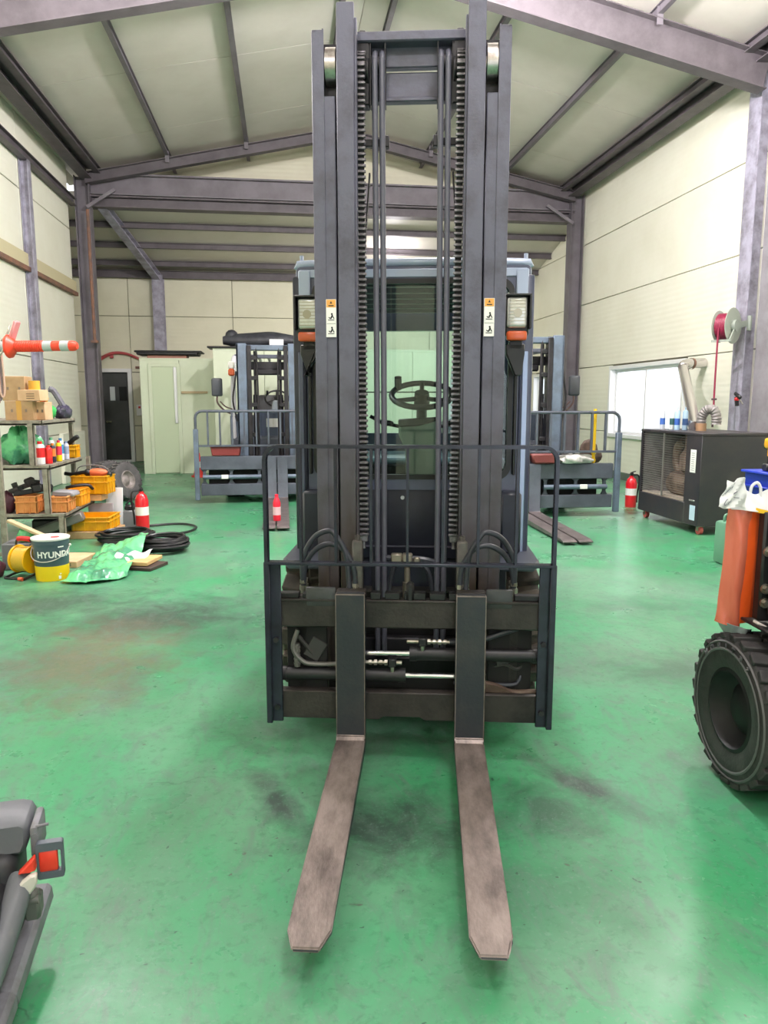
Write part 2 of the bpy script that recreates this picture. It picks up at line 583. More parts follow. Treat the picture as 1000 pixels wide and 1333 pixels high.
# ------------------------------------------------------------------ floor
def floor_material():
    m = bpy.data.materials.new('green_epoxy_floor')
    m.use_nodes = True
    nt = m.node_tree
    N, L = nt.nodes, nt.links
    b = N['Principled BSDF']
    tc = N.new('ShaderNodeTexCoord')
    src = tc.outputs['Object']

    def noise(scale, detail=6, rough=0.6, dist=0.0, stretch=None):
        n = N.new('ShaderNodeTexNoise')
        n.inputs['Scale'].default_value = scale
        n.inputs['Detail'].default_value = detail
        n.inputs['Roughness'].default_value = rough
        n.inputs['Distortion'].default_value = dist
        s = src
        if stretch:
            mp = N.new('ShaderNodeMapping')
            mp.inputs['Scale'].default_value = stretch
            L.new(src, mp.inputs['Vector'])
            s = mp.outputs['Vector']
        L.new(s, n.inputs['Vector'])
        return n.outputs['Fac']

    def rng(v, a, bb, lo=0.0, hi=1.0):
        r = N.new('ShaderNodeMapRange')
        r.inputs['From Min'].default_value = a
        r.inputs['From Max'].default_value = bb
        r.inputs['To Min'].default_value = lo
        r.inputs['To Max'].default_value = hi
        L.new(v, r.inputs['Value'])
        return r.outputs['Result']

    def math_(op, a, c):
        n = N.new('ShaderNodeMath')
        n.operation = op
        for i, v in enumerate((a, c)):
            if isinstance(v, (int, float)):
                n.inputs[i].default_value = v
            else:
                L.new(v, n.inputs[i])
        return n.outputs[0]

    def mix(f, a, c):
        n = N.new('ShaderNodeMix')
        n.data_type = 'RGBA'
        for k, v in (('Factor', f), ('A', a), ('B', c)):
            if isinstance(v, tuple):
                n.inputs[k].default_value = v
            elif isinstance(v, (int, float)):
                n.inputs[k].default_value = v
            else:
                L.new(v, n.inputs[k])
        return n.outputs['Result']

    col = mix(rng(noise(0.9, 5), 0.35, 0.7), lin((58, 148, 96)), lin((80, 154, 114)))
    # walked-off, paler paint
    worn = math_('MULTIPLY', rng(noise(0.55, 7, 0.62, 0.4), 0.46, 0.68), 0.6)
    col = mix(worn, col, lin((130, 154, 138)))
    # drifts of grey dust and old tyre dirt
    grime = math_('MULTIPLY', rng(noise(0.8, 9, 0.7, 0.8), 0.50, 0.70), 0.6)
    col = mix(grime, col, lin((100, 106, 102)))
    # named stains, each where it lies: x, y, radius x, radius y, turn, strength
    wob = rng(noise(5.0, 8, 0.72, 0.5), 0.25, 0.75, -0.75, 0.75)
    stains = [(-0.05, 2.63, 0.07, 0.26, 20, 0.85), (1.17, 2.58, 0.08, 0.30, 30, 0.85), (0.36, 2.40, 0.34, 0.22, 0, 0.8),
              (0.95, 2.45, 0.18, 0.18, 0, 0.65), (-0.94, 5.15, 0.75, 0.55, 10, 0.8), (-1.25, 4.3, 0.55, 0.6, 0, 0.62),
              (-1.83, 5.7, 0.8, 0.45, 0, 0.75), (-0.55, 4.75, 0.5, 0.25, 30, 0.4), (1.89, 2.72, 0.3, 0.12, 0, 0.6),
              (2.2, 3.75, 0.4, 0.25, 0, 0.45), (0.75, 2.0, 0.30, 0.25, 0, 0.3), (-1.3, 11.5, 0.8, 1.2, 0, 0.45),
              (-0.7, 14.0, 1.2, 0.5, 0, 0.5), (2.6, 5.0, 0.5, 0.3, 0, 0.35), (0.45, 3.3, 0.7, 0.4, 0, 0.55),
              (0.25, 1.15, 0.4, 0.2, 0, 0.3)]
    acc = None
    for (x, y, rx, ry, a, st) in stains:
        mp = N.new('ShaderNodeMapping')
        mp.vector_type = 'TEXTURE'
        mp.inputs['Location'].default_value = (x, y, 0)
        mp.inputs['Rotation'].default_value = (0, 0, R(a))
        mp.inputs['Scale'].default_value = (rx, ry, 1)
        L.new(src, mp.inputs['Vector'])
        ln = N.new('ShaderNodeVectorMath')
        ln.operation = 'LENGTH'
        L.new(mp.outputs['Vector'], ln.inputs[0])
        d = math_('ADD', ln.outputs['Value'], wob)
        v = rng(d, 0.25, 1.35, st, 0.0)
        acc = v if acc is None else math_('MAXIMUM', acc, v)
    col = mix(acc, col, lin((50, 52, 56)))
    # brown rusty tint in the left hand traffic lane
    mp = N.new('ShaderNodeMapping')
    mp.vector_type = 'TEXTURE'
    mp.inputs['Location'].default_value = (-1.1, 4.4, 0)
    mp.inputs['Scale'].default_value = (0.5, 0.8, 1)
    L.new(src, mp.inputs['Vector'])
    ln = N.new('ShaderNodeVectorMath')
    ln.operation = 'LENGTH'
    L.new(mp.outputs['Vector'], ln.inputs[0])
    col = mix(rng(math_('ADD', ln.outputs['Value'], wob), 0.2, 1.2, 0.4, 0.0), col, lin((150, 128, 104)))
    # fine scuffs dragged along the lanes
    sc1 = rng(noise(9, 8, 0.75, 1.2, (1.0, 0.45, 1.0)), 0.48, 0.66, 0.0, 0.6)
    col = mix(sc1, col, lin((100, 118, 110)))
    sc2 = rng(noise(26, 5, 0.7, 0.4), 0.53, 0.68, 0.0, 0.42)
    col = mix(sc2, col, lin((44, 104, 72)))
    sc3 = rng(noise(55, 3, 0.6), 0.58, 0.70, 0.0, 0.35)
    col = mix(sc3, col, lin((118, 150, 132)))
    # chips and oil specks
    sp = rng(noise(13, 3, 0.6, 0.6), 0.70, 0.74)
    col = mix(math_('MULTIPLY', sp, 0.75), col, lin((84, 74, 72)))
    sp2 = rng(noise(34, 2, 0.5, 0.3), 0.72, 0.75)
    col = mix(math_('MULTIPLY', sp2, 0.7), col, lin((40, 70, 56)))
    # hairline cracks and drag marks
    vor = N.new('ShaderNodeTexVoronoi')
    vor.feature = 'DISTANCE_TO_EDGE'
    vor.inputs['Scale'].default_value = 0.55
    vv = N.new('ShaderNodeVectorMath')
    vv.operation = 'ADD'
    nz = N.new('ShaderNodeTexNoise')
    nz.inputs['Scale'].default_value = 2.0
    nz.inputs['Detail'].default_value = 5
    L.new(src, nz.inputs['Vector'])
    sc = N.new('ShaderNodeVectorMath')
    sc.operation = 'SCALE'
    sc.inputs['Scale'].default_value = 0.6
    L.new(nz.outputs['Color'], sc.inputs[0])
    L.new(src, vv.inputs[0])
    L.new(sc.outputs['Vector'], vv.inputs[1])
    L.new(vv.outputs['Vector'], vor.inputs['Vector'])
    crack = math_('MULTIPLY', rng(vor.outputs['Distance'], 0.0, 0.004, 1.0, 0.0), rng(noise(1.4, 3), 0.5, 0.6))
    col = mix(math_('MULTIPLY', crack, 0.6), col, lin((52, 84, 66)))
    L.new(col, b.inputs['Base Color'])
    rgh = math_('ADD', rng(noise(1.7, 6), 0.3, 0.7, 0.23, 0.40), math_('MULTIPLY', acc, 0.15))
    L.new(rgh, b.inputs['Roughness'])
    b.inputs['Specular IOR Level'].default_value = 0.45
    bp = N.new('ShaderNodeBump')
    bp.inputs['Strength'].default_value = 0.12
    bp.inputs['Distance'].default_value = 0.01
    L.new(noise(7, 6, 0.6), bp.inputs['Height'])
    L.new(bp.outputs['Normal'], b.inputs['Normal'])
    return m


mb = MB()
mb.bx(-5.6, 7.0, -4.6, 19.6, -0.12, 0.0)
structure(mb.build('floor', floor_material()))

# ------------------------------------------------------------------ walls
ROWS = [0.0, 0.9, 2.22, 3.57, 4.82, 6.4]


def panels_along_v(parent, u, side, v_edges, rows, m, holes=()):
    """horizontal panels of a side wall; side = +1: they face +u"""
    for i in range(len(v_edges) - 1):
        for j in range(len(rows) - 1):
            spans = [(v_edges[i], v_edges[i + 1], rows[j], rows[j + 1])]
            for (h0, h1, g0, g1) in holes:
                nxt = []
                for (a, b_, c, d) in spans:
                    if h1 <= a or h0 >= b_ or g1 <= c or g0 >= d:
                        nxt.append((a, b_, c, d))
                        continue
                    if a < h0:
                        nxt.append((a, h0, c, d))
                    if b_ > h1:
                        nxt.append((h1, b_, c, d))
                    lo, hi = max(a, h0), min(b_, h1)
                    if c < g0:
                        nxt.append((lo, hi, c, g0))
                    if d > g1:
                        nxt.append((lo, hi, g1, d))
                spans = nxt
            for (a, b_, c, d) in spans:
                if b_ - a < 0.05 or d - c < 0.05:
                    continue
                q = MB()
                g = 0.007
                q.bx(min(u, u + side * 0.05), max(u, u + side * 0.05), a + g, b_ - g, c + g, d - g, 0, 0.006)
                q.build('panel', m, parent)


def wall_slab_v(name, u0, u1, v0, v1, z1, holes=()):
    q = MB()
    cur = v0
    for (h0, h1, g0, g1) in sorted(holes):
        q.bx(u0, u1, cur, h0, 0, z1)
        q.bx(u0, u1, h0, h1, 0, g0)
        q.bx(u0, u1, h0, h1, g1, z1)
        cur = h1
    q.bx(u0, u1, cur, v1, 0, z1)
    return structure(q.build(name, joint))


wl = wall_slab_v('wall_left', -4.3, -4.10, -4.5, 15.75, 6.1)
panels_along_v(wl, -4.10, 1, [-4.45, 3.1, 9.5, 12.9, 15.74], ROWS[:-1] + [6.05], cream_side)
HOLES = [(11.45, 14.28, 0.80, 2.19), (17.15, 18.85, 0.80, 2.19)]
wr = wall_slab_v('wall_right', 6.56, 6.78, -4.5, 19.5, 6.1, HOLES)
panels_along_v(wr, 6.56, -1, [-4.45, 3.1, 9.5, 15.9, 19.4], ROWS[:-1] + [6.05], cream_side, HOLES)

# extension behind the last frame and its back wall
q = MB()
q.bx(-5.4, 6.78, 19.36, 19.55, 0, 5.2)
wb = structure(q.build('wall_back', joint))
UE = [-5.2, -4.50, -3.70, -1.2, 1.3, 3.8, 6.5]
for i in range(len(UE) - 1):
    for j in range(4):
        z0, z1 = ROWS[j], min(ROWS[j + 1], 4.75)
        if i == 1 and z1 <= 2.3:
            continue
        q = MB()
        q.bx(UE[i] + 0.006, UE[i + 1] - 0.006, 19.31, 19.36, z0 + 0.006, z1 - 0.006, 0, 0.006)
        q.build('panel', cream, wb)
q = MB()
q.bx(-5.4, -5.22, 15.7, 19.5, 0, 6.0)
q.bx(-5.4, -4.12, 15.74, 15.84, 0, 6.0)
wsl = structure(q.build('wall_back_left', cream))
# gable above the extension roof
q = MB()
q.bx(-4.2, 6.7, 17.0, 17.08, 5.15, 6.2)
q.prism([(-4.2, 6.2), (6.7, 6.2), (1.25, 7.2)], 'y', 17.0, 17.08)
wg = structure(q.build('wall_gable', cream))
# unseen front wall; its open doorway is added and sized for fill daylight
q = MB()
q.bx(-4.3, -0.4, -4.6, -4.45, 0, 6.1)
q.bx(3.2, 6.78, -4.6, -4.45, 0, 6.1)
q.bx(-0.4, 3.2, -4.6, -4.45, 3.4, 6.1)
q.prism([(-4.2, 6.1), (6.7, 6.1), (1.25, 7.2)], 'y', -4.6, -4.45)
structure(q.build('wall_front', cream))

# ------------------------------------------------------------------ roof: panels, purlins, rafters
RZ0, RU0, RID, RSL = 5.98, -4.05, 1.25, 0.205


def roofz(u):
    return RZ0 + RSL * (min(u, 2 * RID - u) - RU0)


q = MB()
for s in (0, 1):
    u0, u1 = ((-4.35, RID), (RID, 6.85))[s]
    q.prism([(u0, roofz(u0) + 0.06), (u1, roofz(u1) + 0.06), (u1, roofz(u1) + 0.14), (u0, roofz(u0) + 0.14)], 'y', -4.6, 17.1)
ceiling = structure(q.build('ceiling', joint))
for s in (0, 1):
    u0, u1 = ((-4.1, RID - 0.004), (RID + 0.004, 6.55))[s]
    for k in range(9):
        v0 = -4.5 + k * 2.4
        v1 = min(v0 + 2.4, 17.0)
        q = MB()
        q.prism([(u0, roofz(u0)), (u1, roofz(u1)), (u1, roofz(u1) + 0.06), (u0, roofz(u0) + 0.06)], 'y', v0 + 0.006, v1 - 0.006)
        q.build('roof_panel', roofm, ceiling)


def roof_beam(name, pts, w, h, m):
    q = MB()
    for p0, p1 in zip(pts[:-1], pts[1:]):
        q.hbeam(p0, p1, w, h, 0.014, 0.012)
    q.build(name, m, ceiling)


for u in (-2.15, -0.62, 0.92, 1.62, 3.10, 4.72):
    q = MB()
    z = roofz(u) - 0.062
    q.bx(u - 0.035, u + 0.035, -4.4, 16.95, z - 0.055, z - 0.047)
    q.bx(u - 0.035, u + 0.035, -4.4, 16.95, z + 0.05, z + 0.058)
    q.bx(u - 0.006, u + 0.006, -4.4, 16.95, z - 0.05, z + 0.055)
    q.build('purlin', purlin_m, ceiling)
for u, s in ((-3.72, 1), (6.20, -1)):
    q = MB()
    z = roofz(u) - 0.15
    q.hbeam((u, -4.3, z), (u, 15.9, z), 0.22, 0.20, 0.014, 0.012)
    q.hbeam((u + s * 0.22, -4.3, z + 0.06), (u + s * 0.22, 15.9, z + 0.06), 0.12, 0.12, 0.014, 0.012)
    q.build('eave_beam', steel_frame, ceiling)
for v in (3.1, 9.5):
    roof_beam('rafter', [(-3.75, v, roofz(-3.75) - 0.38), (RID, v, roofz(RID) - 0.34), (6.25, v, roofz(6.25) - 0.38)], 0.20, 0.42, steel_frame)
roof_beam('rafter', [(-3.75, 15.85, roofz(-3.75) - 0.25), (RID, 15.85, roofz(RID) - 0.23), (6.25, 15.85, roofz(6.25) - 0.25)], 0.16, 0.20, steel_frame)
q = MB()
q.hbeam((-3.7, 16.05, 5.74), (6.3, 16.05, 5.74), 0.22, 0.40, 0.03, 0.014)
q.build('tie_beam', purlin_m, ceiling)
q = MB()
q.hbeam((-3.7, 16.1, 5.42), (6.3, 16.1, 5.42), 0.26, 0.22, 0.03, 0.014)
q.build('tie_beam', steel_frame, ceiling)
for u0, u1 in ((-3.72, -3.2), (6.2, 5.65)):
    q = MB()
    q.beam((u0, 15.8, 5.25), (u1, 15.9, 5.62), 0.06, 0.06)
    q.build('knee_brace', purlin_m, ceiling)
for k in range(10):
    u = (-2.15, -0.62, 0.92, 3.10, 4.72)[k % 5]
    v = (9.5, 15.85)[k // 5]
    q = MB()
    q.bx(u - 0.04, u + 0.04, v - 0.1, v - 0.085, roofz(u) - 0.24, roofz(u) - 0.03)
    q.build('purlin_cleat', purlin_m, ceiling)

# lean-to roof over the back bay
q = MB()
SL = (4.66 - 5.50) / (19.36 - 16.1)


def lz(v):
    return 5.50 + SL * (v - 16.1)


q.prism([(16.1, lz(16.1)), (19.4, lz(19.4)), (19.4, lz(19.4) + 0.12), (16.1, lz(16.1) + 0.12)], 'x', -5.3, 6.7)
cb = structure(q.build('ceiling_back', roofm))
for v in (17.0, 17.9, 18.8):
    q = MB()
    q.hbeam((-5.2, v, lz(v) - 0.07), (6.5, v, lz(v) - 0.07), 0.10, 0.12, 0.012, 0.012)
    q.build('purlin', steel_frame, cb)
q = MB()
q.hbeam((-5.2, 19.2, 4.55), (6.5, 19.2, 4.55), 0.12, 0.18, 0.014, 0.012)
q.build('eave_beam', steel_frame, cb)
for u in (-2.95,):
    q = MB()
    q.hbeam((u - 0.55, 16.15, lz(16.1) - 0.12), (u, 19.1, lz(19.1) - 0.26), 0.18, 0.16, 0.014, 0.012)
    q.build('rafter', column_paint, cb)
    q = MB()
    q.hbeam((u, 19.16, 2.2), (u, 19.16, 4.52), 0.26, 0.24, 0.014, 0.012, (0, 1, 0))
    q.build('column', column_paint, wb)

# columns of the frames
for v in (3.1, 9.75, 16.0):
    for u, w in ((-3.82, wl), (6.49 if v < 12 else 6.33, wr)):
        if u < 0 and v < 4:
            continue
        s = 1 if u < 0 else -1
        q = MB()
        d = 0.80 if u > 0 and v < 12 else 0.28
        uc = u - s * (d / 2 - 0.20) if d > 0.5 else u
        q.hbeam((uc, v, 0.0), (uc, v, 5.86), 0.26, d, 0.016, 0.012, (1, 0, 0))
        q.bx(u - 0.2, u + 0.2, v - 0.17, v + 0.17, 0.0, 0.03)
        q.build('column', column_paint if v < 12 else purlin_m, w)
q = MB()
q.bx(6.44, 6.56, 8.9, 9.60, 0.0, 5.86, 0, 0.01)
q.build('column_cover', mat('column_cover_grey', (150, 147, 152), 0.5, 0, (134, 130, 134), 4), wr)
# girts and posts of the left wall
q = MB()
q.hbeam((-3.96, -4.3, 5.33), (-3.96, 15.8, 5.33), 0.12, 0.14, 0.012, 0.012)
q.build('girt', steel_frame, wl)
q = MB()
q.bx(-4.04, -3.97, -4.3, 15.8, 3.56, 3.63)
q.build('girt', rust, wl)
q = MB()
q.bx(-4.045, -4.0, -4.3, 15.8, 3.63, 3.84)
q.build('ledge_flashing', mat('tan_flashing', (206, 196, 160), 0.6), wl)
q = MB()
q.hbeam((-3.97, 13.0, 0), (-3.97, 13.0, 5.27), 0.15, 0.14, 0.012, 0.012, (1, 0, 0))
q.build('wall_post', column_paint, wl)
q = MB()
q.tube([(-3.70, 15.76, 5.2), (-3.70, 15.76, 2.70)], 0.03, 8, 1)
q.box((-3.70, 15.76, 2.68), (0.13, 0.1, 0.05))
q.build('drain_pipe', rust, wl)
q = MB()
q.bx(-4.05, -3.98, 14.2, 15.7, 0.0, 0.92, 0, 0.005)
q.build('low_panel', cream_side, wl)
# soot streak board behind the flue outlet and low stained skirting of the right wall
q = MB()
q.bx(6.46, 6.51, 9.95, 15.75, 0.0, 0.14)
structure(q.build('baseboard_right', mat('grey_green_skirting', (96, 108, 98), 0.7), None))


# ------------------------------------------------------------------ windows
def wall_window(n, v0, v1):
    q = MB()
    z0, z1 = 0.80, 2.19
    t = 0.07
    x0, x1 = 6.46, 6.70
    q.bx(x0, x1, v0, v1, z0, z0 + t, 0, 0.006)
    q.bx(x0, x1, v0, v1, z1 - t, z1, 0, 0.006)
    q.bx(x0, x1, v0, v0 + t, z0 + t, z1 - t, 0, 0.006)
    q.bx(x0, x1, v1 - t, v1, z0 + t, z1 - t, 0, 0.006)
    w = structure(q.build('window_%d' % n, white_pvc))
    mid = (v0 + v1) / 2
    for k, (a, b_) in enumerate(((v0 + t, mid + 0.03), (mid - 0.03, v1 - t))):
        xx = 6.55 + 0.05 * k
        s = MB()
        f = 0.055
        s.bx(xx - 0.02, xx + 0.02, a, b_, z0 + t, z0 + t + f, 0, 0.004)
        s.bx(xx - 0.02, xx + 0.02, a, b_, z1 - t - f, z1 - t, 0, 0.004)
        s.bx(xx - 0.02, xx + 0.02, a, a + f, z0 + t + f, z1 - t - f, 0, 0.004)
        s.bx(xx - 0.02, xx + 0.02, b_ - f, b_, z0 + t + f, z1 - t - f, 0, 0.004)
        so = s.build('sash', white_pvc, w)
        g = MB()
        g.bx(xx - 0.004, xx + 0.004, a + f, b_ - f, z0 + t + f, z1 - t - f)
        g.build('pane', pane_m, so)
    return w


wall_window(1, 11.45, 14.28)
wall_window(2, 17.15, 18.85)

# ------------------------------------------------------------------ back door, partition rooms
q = MB()
q.bx(-4.50, -4.41, 19.22, 19.40, 0, 2.30, 0, 0.006)
q.bx(-3.79, -3.70, 19.22, 19.40, 0, 2.30, 0, 0.006)
q.bx(-4.41, -3.79, 19.22, 19.40, 2.21, 2.30, 0, 0.006)
q.bx(-4.41, -3.79, 19.22, 19.40, 0, 0.05)
d1 = structure(q.build('door_1', white_pvc))
q = MB()
q.bx(-4.41, -3.79, 19.31, 19.36, 0.05, 2.21)
room_slab = q.build('door_leaf', dark_room, d1)  # dark slab stands in for the unlit room behind the open door
q = MB()
q.bx(-4.24, -4.12, 19.295, 19.31, 1.52, 1.86, 0, 0.004)
q.build('pane', mat('lit_slot_pane', (200, 206, 206), 0.3), room_slab)
q = MB()
q.bx(-4.02, -3.84, 19.295, 19.31, 1.52, 1.86, 0, 0.004)
q.build('pane', mat('dark_pane', (40, 42, 44), 0.2), room_slab)
q = MB()
q.cyl((-4.33, 19.24, 1.0), (-4.33, 19.31, 1.0), 0.025)
q.box((-4.29, 19.24, 1.0), (0.13, 0.02, 0.025))
q.build('door_handle', chrome, room_slab)


def room_block(name, u0, u1, v0, v1, z1, step):
    q = MB()
    q.bx(u0 + 0.03, u1 - 0.03, v0 + 0.03, v1, 0, z1 - 0.03)
    w = structure(q.build(name, joint))
    n = max(1, round((u1 - u0) / step))
    for k in range(n):
        p = MB()
        a, b_ = u0 + (u1 - u0) * k / n, u0 + (u1 - u0) * (k + 1) / n
        p.bx(a + 0.004, b_ - 0.004, v0, v0 + 0.03, 0, z1, 0, 0.004)
        p.build('panel', green_wall, w)
    n = max(1, round((v1 - v0) / step))
    for k in range(n):
        for x0, x1 in ((u0, u0 + 0.03), (u1 - 0.03, u1)):
            p = MB()
            a, b_ = v0 + 0.03 + (v1 - v0 - 0.03) * k / n, v0 + 0.03 + (v1 - v0 - 0.03) * (k + 1) / n
            p.bx(x0, x1, a + 0.004, b_ - 0.004, 0, z1, 0, 0.004)
            p.build('panel', green_wall, w)
    p = MB()
    p.bx(u0, u1, v0, v1, z1, z1 + 0.04)
    p.build('roof_panel', green_wall, w)
    return w


pa = room_block('wall_partition_left', -2.90, -1.32, 15.95, 19.2, 2.34, 0.8)
pb = room_block('wall_partition_right', -1.30, 3.5, 14.6, 19.2, 2.46, 1.0)
q = MB()
q.bx(-2.66, -2.16, 15.925, 15.95, 0.02, 2.2, 0, 0.004)
q.build('door_leaf', mat('pale_green_door', (196, 208, 178), 0.45), pa)
q = MB()
q.bx(-2.73, -2.66, 15.915, 15.95, 0, 2.27, 0, 0.004)
q.bx(-2.16, -2.09, 15.915, 15.95, 0, 2.27, 0, 0.004)
q.bx(-2.66, -2.16, 15.915, 15.95, 2.2, 2.27, 0, 0.004)
q.build('door_frame', green_wall, pa)
q = MB()
q.bx(-2.22, -2.16, 15.88, 15.925, 1.05, 2.2, 0, 0.01)
q.build('pipe_cover', white_pvc, pa)
q = MB()
q.bx(-2.08, -1.55, 15.92, 15.95, 1.66, 1.71)
q.build('rail', mat('tan_rail', (180, 160, 126), 0.6), pa)
q = MB()
q.bx(-3.60, -2.95, 19.28, 19.31, 2.30, 2.36)
structure(q.build('trim_1', rust))
# switch box by the door
q = MB()
q.bx(-3.62, -3.47, 19.26, 19.31, 1.15, 1.42, 0, 0.008)
sw = tag(q.build('switch_box', white_pvc), 'small white switch box on the back wall beside the dark door', 'switch box')
q = MB()
q.bx(-3.57, -3.52, 19.25, 19.26, 1.33, 1.38)
q.build('rocker', redp, sw)

# ------------------------------------------------------------------ shared builders
def tyre_mesh(Rr, W, lugs, mats, rim_r, lh=0.052):
    """solid tyre on the x axis, centre at 0, with tread blocks"""
    q = MB()
    w = W / 2
    rr = Rr - lh * 0.68
    q.lathe([(rim_r, -w * 0.92), (rim_r + 0.03, -w), (rr * 0.80, -w * 1.03), (rr * 0.96, -w * 0.98), (rr, -w * 0.88), (rr, w * 0.88),
             (rr * 0.96, w * 0.98), (rr * 0.80, w * 1.03), (rim_r + 0.03, w), (rim_r, w * 0.92)], (0, 0, 0), (1, 0, 0), 40, 0, True)
    for k in range(lugs):
        a = 2 * PI * k / lugs
        for s in (-1, 1):
            aa = a + (PI / lugs if s > 0 else 0)
            bw = 2 * PI * Rr / lugs * 0.62
            m = Matrix.Rotation(aa, 3, 'X') @ Matrix.Rotation(R(10 * s), 3, 'Z')
            c = Matrix.Rotation(aa, 3, 'X') @ Vector((s * w * 0.50, 0, Rr - lh / 2))
            q.box(c, (w * 0.94, bw, lh), m, 0, lh * 0.15)
    return q.mesh('tyre', mats)


def rim_mesh(rim_r, W, mats):
    q = MB()
    w = W / 2
    q.lathe([(rim_r + 0.004, -w * 0.9), (rim_r - 0.015, -w * 0.95), (rim_r - 0.03, -w * 0.55), (rim_r * 0.60, -w * 0.35), (rim_r * 0.42, -w * 0.52),
             (rim_r * 0.30, -w * 0.62), (0, -w * 0.62)], (0, 0, 0), (1, 0, 0), 32)
    q.lathe([(0, w * 0.3), (rim_r * 0.6, w * 0.3), (rim_r - 0.03, w * 0.5), (rim_r - 0.015, w * 0.95), (rim_r + 0.004, w * 0.9)], (0, 0, 0), (1, 0, 0), 32)
    return q.mesh('rim', mats)


def wheel(parent, loc, Rr, W, rim_r, lugs=22, tm=None, rm=None, me=None, nuts=True):
    t = link('tyre', me or tyre_mesh(Rr, W, lugs, tm or rubber, rim_r), parent, loc)
    r_ = link('rim', rim_mesh(rim_r, W, rm or black), t)
    if not nuts:
        return t
    q = MB()
    for k in range(6):
        a = 2 * PI * k / 6
        for s in (-1, 1):
            c = Vector((s * W * (0.22 if s < 0 else 0.16), math.cos(a) * rim_r * 0.48, math.sin(a) * rim_r * 0.48))
            q.cyl(c, c + Vector((s * 0.03, 0, 0)), 0.012, None, 6)
    q.build('wheel_nuts', zinc if rm is None else black, t)
    return t


def steering_wheel(parent, c, r, tilt, m):
    o = bpy.data.objects.new('steering_wheel', None)
    q = MB()
    M = Matrix.Translation(Vector(c)) @ Matrix.Rotation(R(tilt), 4, 'X')
    q.tube([M @ Vector((r * math.cos(2 * PI * k / 24), r * math.sin(2 * PI * k / 24), 0)) for k in range(24)], 0.016, 10, 1, True)
    for a in (90, 210, 330):
        q.tube([M @ Vector((0, 0, -0.02)), M @ Vector((r * math.cos(R(a)) * 0.98, r * math.sin(R(a)) * 0.98, 0))], 0.013, 8, 1)
    q.cyl(M @ Vector((0, 0, -0.05)), M @ Vector((0, 0, 0.015)), 0.045, 0.04)
    q.cyl(M @ Vector((-r * 0.8, r * 0.5, 0.0)), M @ Vector((-r * 0.8, r * 0.5, 0.07)), 0.02)
    bpy.data.objects.remove(o)
    return q.build('steering_wheel', m, parent)

# ------------------------------------------------------------------ the forklift in the middle
F = root('forklift', 'tall dark grey forklift in the middle, worn forks pointing at the viewer', 'forklift', (0.489, 2.830, 0), -11.0)
CX = -0.015

# forks: shank, bent heel and tapering blade as one side profile, pointed plan
for s in (-1, 1):
    cx = s * 0.243
    q = MB()
    t, hw = 0.045, 0.060
    prof = [(t, 0.735), (0.0, 0.735), (0.0, 0.135), (-0.015, 0.122), (-0.04, 0.118), (-1.03, 0.103), (-1.155, 0.098),
            (-1.160, 0.086), (-1.03, 0.082), (-0.45, 0.070), (0.0, 0.068), (0.03, 0.078), (t, 0.105)]
    n = len(prof)

    def half(y):
        return hw if y > -1.09 else hw - (0.024 * (-1.09 - y) / 0.07)
    # walk the profile in two strips so that the plan can narrow at the tip
    rows = []
    prof2 = []
    for i in range(n):
        p, p2 = prof[i], prof[(i + 1) % n]
        prof2.append(p)
        if (p[0] + 1.09) * (p2[0] + 1.09) < 0:
            f = (p[0] + 1.09) / (p[0] - p2[0])
            prof2.append((-1.09, p[1] + (p2[1] - p[1]) * f))
    A = [q.bm.verts.new((cx - half(y), y, z)) for y, z in prof2]
    B_ = [q.bm.verts.new((cx + half(y), y, z)) for y, z in prof2]
    n = len(prof2)
    for k in range(n):
        f = q.bm.faces.new((A[k], A[(k + 1) % n], B_[(k + 1) % n], B_[k]))
        ym = (prof2[k][0] + prof2[(k + 1) % n][0]) / 2
        zm = (prof2[k][1] + prof2[(k + 1) % n][1]) / 2
        f.material_index = 0 if (-1.156 < ym < -0.005 and zm > 0.085) else 1  # blade sides and tip face take the dark steel to imitate shade
    for V_ in (A[::-1], B_):
        f = q.bm.faces.new(V_)
        f.material_index = 1
    bmesh.ops.triangulate(q.bm, faces=[f for f in q.bm.faces if len(f.verts) > 4])
    es = [e for e in q.bm.edges if len(e.link_faces) == 2 and e.calc_face_angle(0) > 0.6]
    bmesh.ops.bevel(q.bm, geom=es, offset=0.004, segments=2, affect='EDGES')
    fork = q.build('fork', [blade_m, shank_m], F, 30)
    q = MB()
    q.bx(cx - 0.06, cx + 0.06, 0.045, 0.10, 0.705, 0.737, 0, 0.004)
    q.bx(cx - 0.05, cx + 0.05, 0.045, 0.085, 0.16, 0.20, 0, 0.004)
    q.build('fork_hook', carriage_m, fork)

# carriage
q = MB()
q.bx(-0.545, 0.53, 0.05, 0.10, 0.580, 0.700, 0, 0.006)
q.bx(-0.545, 0.53, 0.045, 0.055, 0.69, 0.70, 0, 0.002)
q.build('carriage_top_bar', carriage_m, F)
q = MB()
q.prism([(-0.545, 0.185), (-0.13, 0.185), (-0.11, 0.205), (0.04, 0.205), (0.06, 0.185), (0.53, 0.185), (0.53, 0.29), (0.515, 0.305), (-0.545, 0.305)], 'y', 0.05, 0.10, 0, 0.004)
q.build('carriage_lower_bar', carriage_m, F)
spans = [(-0.54, -0.46), (-0.445, -0.31), (0.31, 0.40), (0.42, 0.53)]
q = MB()
q.bx(-0.018, 0.014, 0.046, 0.085, 0.69, 0.775, 0, 0.010)
q.build('stop_pin', black, F)
x = -0.165
for w in (0.055, 0.075, 0.10, 0.075, 0.055, 0, 0, 0, 0):
    q = MB()
    if w:
        q.bx(x, x + w - 0.012, 0.055, 0.10, 0.70, 0.728, 0, 0.003)
        x += w + 0.004
    else:
        a, b_ = spans.pop() if x < 9 else (0, 0)
        q.bx(a, b_, 0.06, 0.10, 0.70, 0.722, 0, 0.003)
    q.build('notch_block', black, F)
